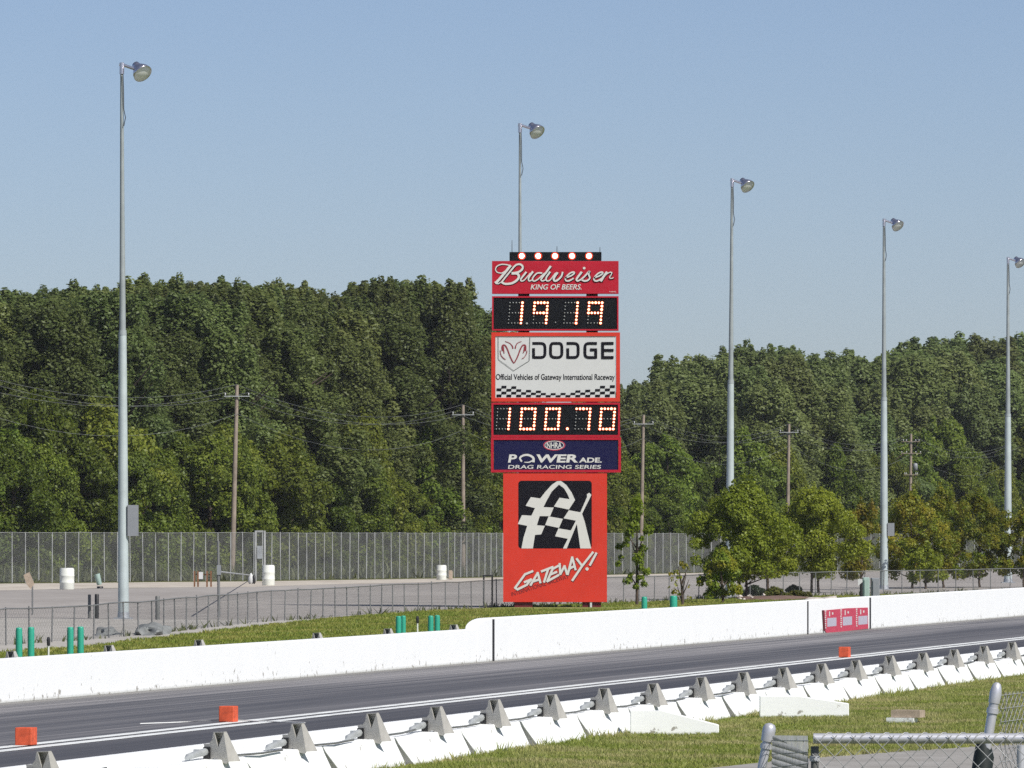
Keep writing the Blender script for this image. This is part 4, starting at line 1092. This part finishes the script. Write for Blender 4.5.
# young trees between the far wall and the lot
def young(seed, name, label, px, yb, ytop, y_low, wpx, leaf, mat, nb, per, cat='tree', group=None, stems=1, rb=.33, d=None):
    p = at(px, yb) if d is None else Vector(((px - 512)/F*d, d, 0)); k = p.y / F
    H = CH + (HY - ytop) * k; z0 = max(.2, CH - (y_low - HY) * k); R = wpx * k / 2
    rs = np.random.RandomState(seed)
    rb *= .66; nb = int(nb * 2.0); per = int(per * .52)
    pp, nn = crown_points(rs, H - R*rb*1.2, R*.92, z0 + R*rb*.6, nb, per, ovalp, rb, 1.0, 3)
    root = empty(name, p)
    me = np_mesh('crown', leaf_quads(rs, pp, nn, leaf), 4, mat); o = bpy.data.objects.new('crown', me); COL.objects.link(o); o.parent = root
    for s_ in range(stems):
        mb = MB(); dx = (s_ - (stems - 1)/2) * 7 * k; top = Vector((dx*.4 + rs.uniform(-.15, .15), 0, H*.86))
        mb.path([(dx, 0, -.05), (dx + rs.uniform(-.06, .06), 0, z0*.6), (dx*.8, 0, z0 + (H-z0)*.3), top], [.075, .06, .05, .015], 8)
        for i in range(6):
            a = rs.uniform(0, 6.28); z = z0 + (H - z0)*rs.uniform(-.05, .5); q = Vector((math.cos(a), math.sin(a), 0))*R*rs.uniform(.5, .8)
            mb.path([Vector((dx*.8, 0, z)), Vector((dx*.8, 0, z + .3)) + q*.5, Vector((dx*.8, 0, z + .7)) + q], [.035, .022, .008], 6)
        mb.build('trunk', M['bark'], root)
    return tag(root, label, cat, group)
young(1, 'sapling', 'thin sapling with sparse yellow green leaves just right of the scoreboard', 637, 608, 497, 590, 36, .15, M['leafM'], 16, 110, rb=.32, d=267)
young(2, 'sapling', 'smallest nearly bare sapling by the stout green tube', 682, 606, 560, 600, 26, .13, M['leafO'], 8, 28, rb=.3)
young(3, 'young_tree', 'largest bushy young maple right of the scoreboard beside the rock pile', 742, 600, 480, 582, 98, .13, M['leafM'], 60, 560, stems=2, rb=.27)
young(4, 'young_tree', 'small low branching tree hiding the left foot of the largest maple', 722, 603.5, 548, 600, 46, .12, M['leafO'], 20, 260, rb=.3)
young(14, 'young_tree', 'low young tree filling the right foot of the largest maple', 768, 598, 512, 580, 56, .13, M['leafM'], 24, 360, rb=.3)
young(5, 'young_tree', 'round green young tree with two stems left of the red banner', 815, 593, 484, 576, 92, .13, M['leafM'], 54, 560, stems=2, rb=.27)
young(6, 'young_tree', 'thin yellowish young tree just left of the pale green cabinet', 862, 590, 500, 582, 56, .14, M['leafO'], 20, 240, rb=.3)
young(7, 'young_tree', 'orange tinged young tree just right of the grey cabinet', 912, 588.5, 490, 580, 72, .145, M['leafO'], 34, 360, rb=.3)
young(8, 'young_tree', 'orange tinged young tree midway between the last two floodlight poles', 944, 588, 487, 580, 72, .145, M['leafO'], 34, 360, rb=.3)
young(9, 'young_tree', 'orange tinged young tree just left of the last floodlight pole', 980, 587.5, 490, 579, 72, .145, M['leafO'], 32, 360, rb=.3)
young(10, 'young_tree', 'young tree at the right edge of the view by the last floodlight pole', 1024, 587.5, 508, 580, 54, .145, M['leafO'], 20, 280, rb=.3)
young(16, 'young_tree', 'low green young tree under the orange tinged trees', 925, 589, 545, 588, 50, .14, M['leafM'], 16, 260, rb=.3)
def shrub(seed, label, px, yb, wpx, hpx, mat, leaf=.1):
    p = at(px, yb); k = p.y/F; rs = np.random.RandomState(seed); root = empty('shrub', p)
    R = wpx*k/2; H = hpx*k
    pts, nn = crown_points(rs, H*.72, R*.8, H*.15, 14, 240, lambda h: (1 - h*h)**.5, .42, .7)
    pts[:, 2] = np.maximum(pts[:, 2], 0.02)
    me = np_mesh('leaves', leaf_quads(rs, pts, nn, leaf), 4, mat); o = bpy.data.objects.new('leaves', me); COL.objects.link(o); o.parent = root
    mb = MB()
    for i in range(5):
        a = i * 1.26; mb.path([(0, 0, 0), (math.cos(a)*R*.3, math.sin(a)*R*.3, H*.3), (math.cos(a)*R*.5, math.sin(a)*R*.5, H*.6)], [.03, .02, .008], 5)
    mb.build('stems', M['bark'], root); tag(root, label, 'shrub', 'shrubs on the mulch bed')
shrub(1, 'dark green rounded shrub beside the pale rocks', 754, 596, 22, 12, M['leafS'])
shrub(2, 'broad olive shrub, the left one of the two olive shrubs', 777, 598.5, 27, 12, M['leafY'])
shrub(3, 'dark shrub behind the two olive shrubs', 793, 593, 17, 9, M['leafS'])
shrub(4, 'smaller olive shrub, right of the broad one', 799, 598.5, 20, 9, M['leafY'])

# ------------------------------------------------------------------ grass and weeds
def in_poly(x, y, P):
    r = np.zeros(len(x), bool); n = len(P)
    for i in range(n):
        x0, y0 = P[i][0], P[i][1]; x1, y1 = P[(i+1) % n][0], P[(i+1) % n][1]
        c = ((y0 > y) != (y1 > y)); xi = (x1 - x0) * (y - y0) / ((y1 - y0) or 1e-9) + x0
        r ^= c & (x < xi)
    return r
def grass(name, P, n, h, w, mat, seed, blades=3, avoid=None):
    rs = np.random.RandomState(seed)
    xs = [p[0] for p in P]; ys = [p[1] for p in P]
    x = rs.uniform(min(xs), max(xs), n * 4); y = rs.uniform(min(ys), max(ys), n * 4)
    k = in_poly(x, y, P)
    if avoid is not None: k &= ~in_poly(x, y, avoid)
    x, y = x[k][:n], y[k][:n]
    dens = .5 + .5*np.sin(x*1.7 + 1.3*np.sin(y*.4)) * np.sin(y*.55 + x*.3)
    hh = h * rs.uniform(.5, 1.3, len(x)) * (.7 + .6*dens)
    V = []
    for b in range(blades):
        a = rs.uniform(0, 2*np.pi, len(x)); ox = rs.normal(0, w*1.6, len(x)); oy = rs.normal(0, w*1.6, len(x))
        t = np.stack([np.cos(a), np.sin(a), 0*a], 1) * (w * rs.uniform(.6, 1.3, len(x)))[:, None]
        base = np.stack([x + ox, y + oy, 0*x + .01], 1); lean = np.stack([rs.normal(0, .45, len(x)), rs.normal(0, .45, len(x)), 1 + 0*x], 1) * hh[:, None]
        V.append(np.stack([base - t, base + t, base + lean], 1))
    V = np.concatenate(V).reshape(-1, 3)
    me = np_mesh(name, V, 3, mat); o = bpy.data.objects.new(name, me); COL.objects.link(o); return tag(o, kind='stuff')
M['grassN'] = foliage('near_grass_blades', rgb(.15, .205, .032), rgb(.33, .355, .09), rgb(.46, .40, .21), .42, .55)
M['grassF'] = foliage('far_grass_blades', rgb(.12, .185, .024), rgb(.27, .30, .055), rgb(.36, .32, .10), .42, .22)
M['weed'] = foliage('weeds', rgb(.09, .115, .045), rgb(.19, .20, .10), rgb(.11, .12, .05), .3, .3)
near = [ws(-19.74, 78), ws(-19.74, 160), Vector((22, 155)), Vector((14, 78)), Vector((-5, 78))]
patch = [at(700, 769), at(800, 760), at(900, 752.5), at(985, 747), at(1100, 742), at(1200, 800), at(700, 800)]
grass('grass', near, 190000, .055, .011, M['grassN'], 4, 3, patch)
strip = [ws(-19.76, 78), ws(-19.76, 165), ws(-19.45, 165), ws(-19.45, 78)]
grass('grass', strip, 9000, .13, .012, M['grassN'], 9, 3)
vg = [ws(-34.5, 98), ws(-34.5, 320)] + [at(x, y + 0.9) for x, y in reversed(VG)]
grass('grass', vg, 110000, .085, .026, M['grassF'], 5, 3, [(-2.5, 253), (6, 253), (6, 263), (-2.5, 263)])
wl_ = [at(x, y + .25) for x, y in LOW] + [at(x, y - .4) for x, y in reversed(LOW)]
grass('weeds', wl_, 9000, .21, .035, M['weed'], 6, 3)
wf = [p + Vector((0, 1.0, 0)) for p in FARP] + [p + Vector((0, 7, 0)) for p in reversed(FARP)]
grass('weeds', wf, 16000, .85, .11, M['weed'], 7, 3)
wf = [p + Vector((0, -1.4, 0)) for p in FARP] + [p + Vector((0, -.2, 0)) for p in reversed(FARP)]
grass('weeds', wf, 1500, .5, .09, M['weed'], 8, 3)

# ------------------------------------------------------------------ foreground chain link fence
FD = 24.0
kf = FD / F
M['nearwire'] = paint('near_galvanised_wire', rgb(.34, .35, .35), .45, .2, 8, .3)
M['pipe'] = paint('near_galvanised_pipe', rgb(.56, .57, .60), .35, .12, 10, .45)
zr = CH - (738.5 - HY) * kf
xa, xb = (812 - 512) * kf, (1180 - 512) * kf
root = empty('chain_link_fence', (xa, FD, 0))
MB().tube((0.005, 0, zr), (xb - xa, 0, zr), .019, .019, 16).build('top_rail', M['pipe'], root)
MB().tube((.012, .03, 0), (.012, .03, zr - .03), .015, .015, 10).build('post', M['fencewire'], root)  # shade on this corner post is put into its dark colour
MB().tube((xb - xa, .02, 0), (xb - xa, .02, zr + .03), .03, .03, 12).build('post', M['pipe'], root)
mb = MB(); chain_mesh(mb, [Vector((0, -.021, 0)), Vector((xb - xa, -.021, 0))], zr + .012, zr + .012, 0.05, .0705, .0016, 5); mb.build('wire_mesh', M['nearwire'], root, fix=False)
mb = MB()
i = 0
while i * .0705 < xb - xa - .08:
    x = .03 + i * .0705
    mb.path([(x, -.022, zr - .012), (x + .012, -.019, zr + .010), (x + .03, -.006, zr + .0215), (x + .042, .008, zr + .021), (x + .045, .021, zr + .002)], .0022, 5); i += 1
mb.build('tie_wires', M['nearwire'], root)
mb = MB(); mb.tube((.012, .03, zr - .085), (.012, .03, zr - .065), .02, .02, 10); mb.tube((.012, -.03, zr - .075), (.012, .06, zr - .075), .006, .006, 6); mb.build('clamp', M['pipe'], root)
tag(root, 'foreground chain link fence with a galvanised top rail at the lower right', 'fence')
# oblique panel left, from a round capped post to the rail's end
d2_ = 26.2; pt = atd(769.5, 728, d2_); pb = atd(762, 768, d2_); dirv = (pt - pb); foot = pt - dirv * (pt.z / dirv.z)
root = empty('chain_link_fence', foot)
T_ = pt - foot
MB().tube((0, 0, 0), T_, .0185, .0185, 16).build('post', M['pipe'], root)
mb = MB(); ax = T_.normalized(); R = ax.to_track_quat('Z', 'Y').to_matrix()
mb.lathe([(.025, -.055), (.027, -.02), (.026, 0), (.02, .014), (.006, .02)], 16, 0, T_, R); mb.lathe([(.0235, -.085), (.0235, -.065)], 16, 0, T_, R); mb.build('post_cap', M['pipe'], root)
e_ = Vector((xa, FD, 0)) - foot
top_ = T_.z - .03
sx_ = Vector((T_.x * .95 + .03, 0, 0)); eb = Vector((e_.x - .012, e_.y + .05, 0))
mb = MB(); chain_mesh(mb, [sx_, eb], top_, zr + .008, .05, .05, .0014, 5); mb.build('wire_mesh', M['nearwire'], root, fix=False)
mb = MB()
for j in range(5): mb.tube(sx_ + Vector((0, 0, top_ - .02 - j * .055)), eb + Vector((0, 0, zr - .01 - j * .042)), .0015, .0018, 5)
for j in range(6):
    q = sx_.lerp(eb, j / 6 + .04); mb.tube(q + Vector((0, 0, top_ - .5)), q + Vector((.004, 0, top_ + (zr - top_) * (j / 6 + .04))), .0015, .0017, 5)
mb.build('tension_wires', M['nearwire'], root)
tag(root, 'short chain link panel seen edge on beside a round capped galvanised post', 'fence')
# leaning post right with its own panel
d3 = 25.3; pt = atd(996.5, 688, d3); pb = atd(983, 768, d3); dirv = pt - pb; foot = pt - dirv * (pt.z / dirv.z)
root = empty('chain_link_fence', foot); T_ = pt - foot
MB().tube((0, 0, 0), T_, .019, .019, 16).build('post', M['pipe'], root)
mb = MB(); R = T_.normalized().to_track_quat('Z', 'Y').to_matrix()
mb.lathe([(.022, -.06), (.024, -.02), (.02, .0), (.015, .016), (.006, .022)], 14, 0, T_, R); mb.lathe([(.024, -.1), (.024, -.08)], 14, 0, T_, R); mb.build('post_cap', M['pipe'], root)
lo = T_ * ((pt.z - .215) / pt.z)
mb = MB(); mb.path([T_ * .3 + Vector((.02,0,0)), T_ * .6 + Vector((.012, 0, 0)), lo + Vector((-.012, .01, -.05)), lo + Vector((-.015, .01, .03))], [.046, .046, .04, .021], 12); mb.build('padding', M['pad'], root)
s_ = Vector((T_.x - .01, .05, 0)); e2 = Vector((T_.x + .52, 2.6, 0)); e1 = Vector((T_.x + .45, -.7, 0))
mb = MB(); chain_mesh(mb, [s_ + Vector((.025, 0, 0)), s_ + Vector((.75, 1.7, 0))], T_.z - .02, T_.z + .0, .05, .05, .0013, 5); mb.build('wire_mesh', M['nearwire'], root, fix=False)
mb = MB()
for j in range(7): mb.tube(s_ + Vector((.03, 0, T_.z - .03 - j * .052)), s_ + Vector((.75, 1.7, T_.z - .005 - j * .05)), .0014, .0018, 5)
for j in range(7):
    q = s_ + Vector((.05 + j * .1, .06 + j * .23, 0)); mb.tube(q + Vector((0, 0, T_.z - .7)), q + Vector((.006, 0, T_.z - .02)), .0015, .0015, 5)
mb.build('tension_wires', M['nearwire'], root)
for q in ((.075, -.25), (.15, -.2)):
    MB().tube((T_.x + q[0], q[1], 0), (T_.x + q[0], q[1], T_.z - .215), .016, .016, 12).build('post', M['pipe'], root)
tag(root, 'leaning galvanised post wrapped in dark padding with a chain link panel to its right', 'fence')

# ------------------------------------------------------------------ air
hz = MB().box(-900, 900, -30, 1500, -1.0, 60).build('haze', [])
hm = bpy.data.materials.new('haze'); hm.use_nodes = True; hn = hm.node_tree.nodes
hn.remove(hn['Principled BSDF']); pv = hn.new('ShaderNodeVolumePrincipled')
pv.inputs['Color'].default_value = (0.92, 0.95, 1.0, 1); pv.inputs['Density'].default_value = 0.00007; pv.inputs['Anisotropy'].default_value = 0.2
hm.node_tree.links.new(pv.outputs['Volume'], hn['Material Output'].inputs['Volume'])
hz.data.materials.append(hm); tag(hz, kind='stuff')
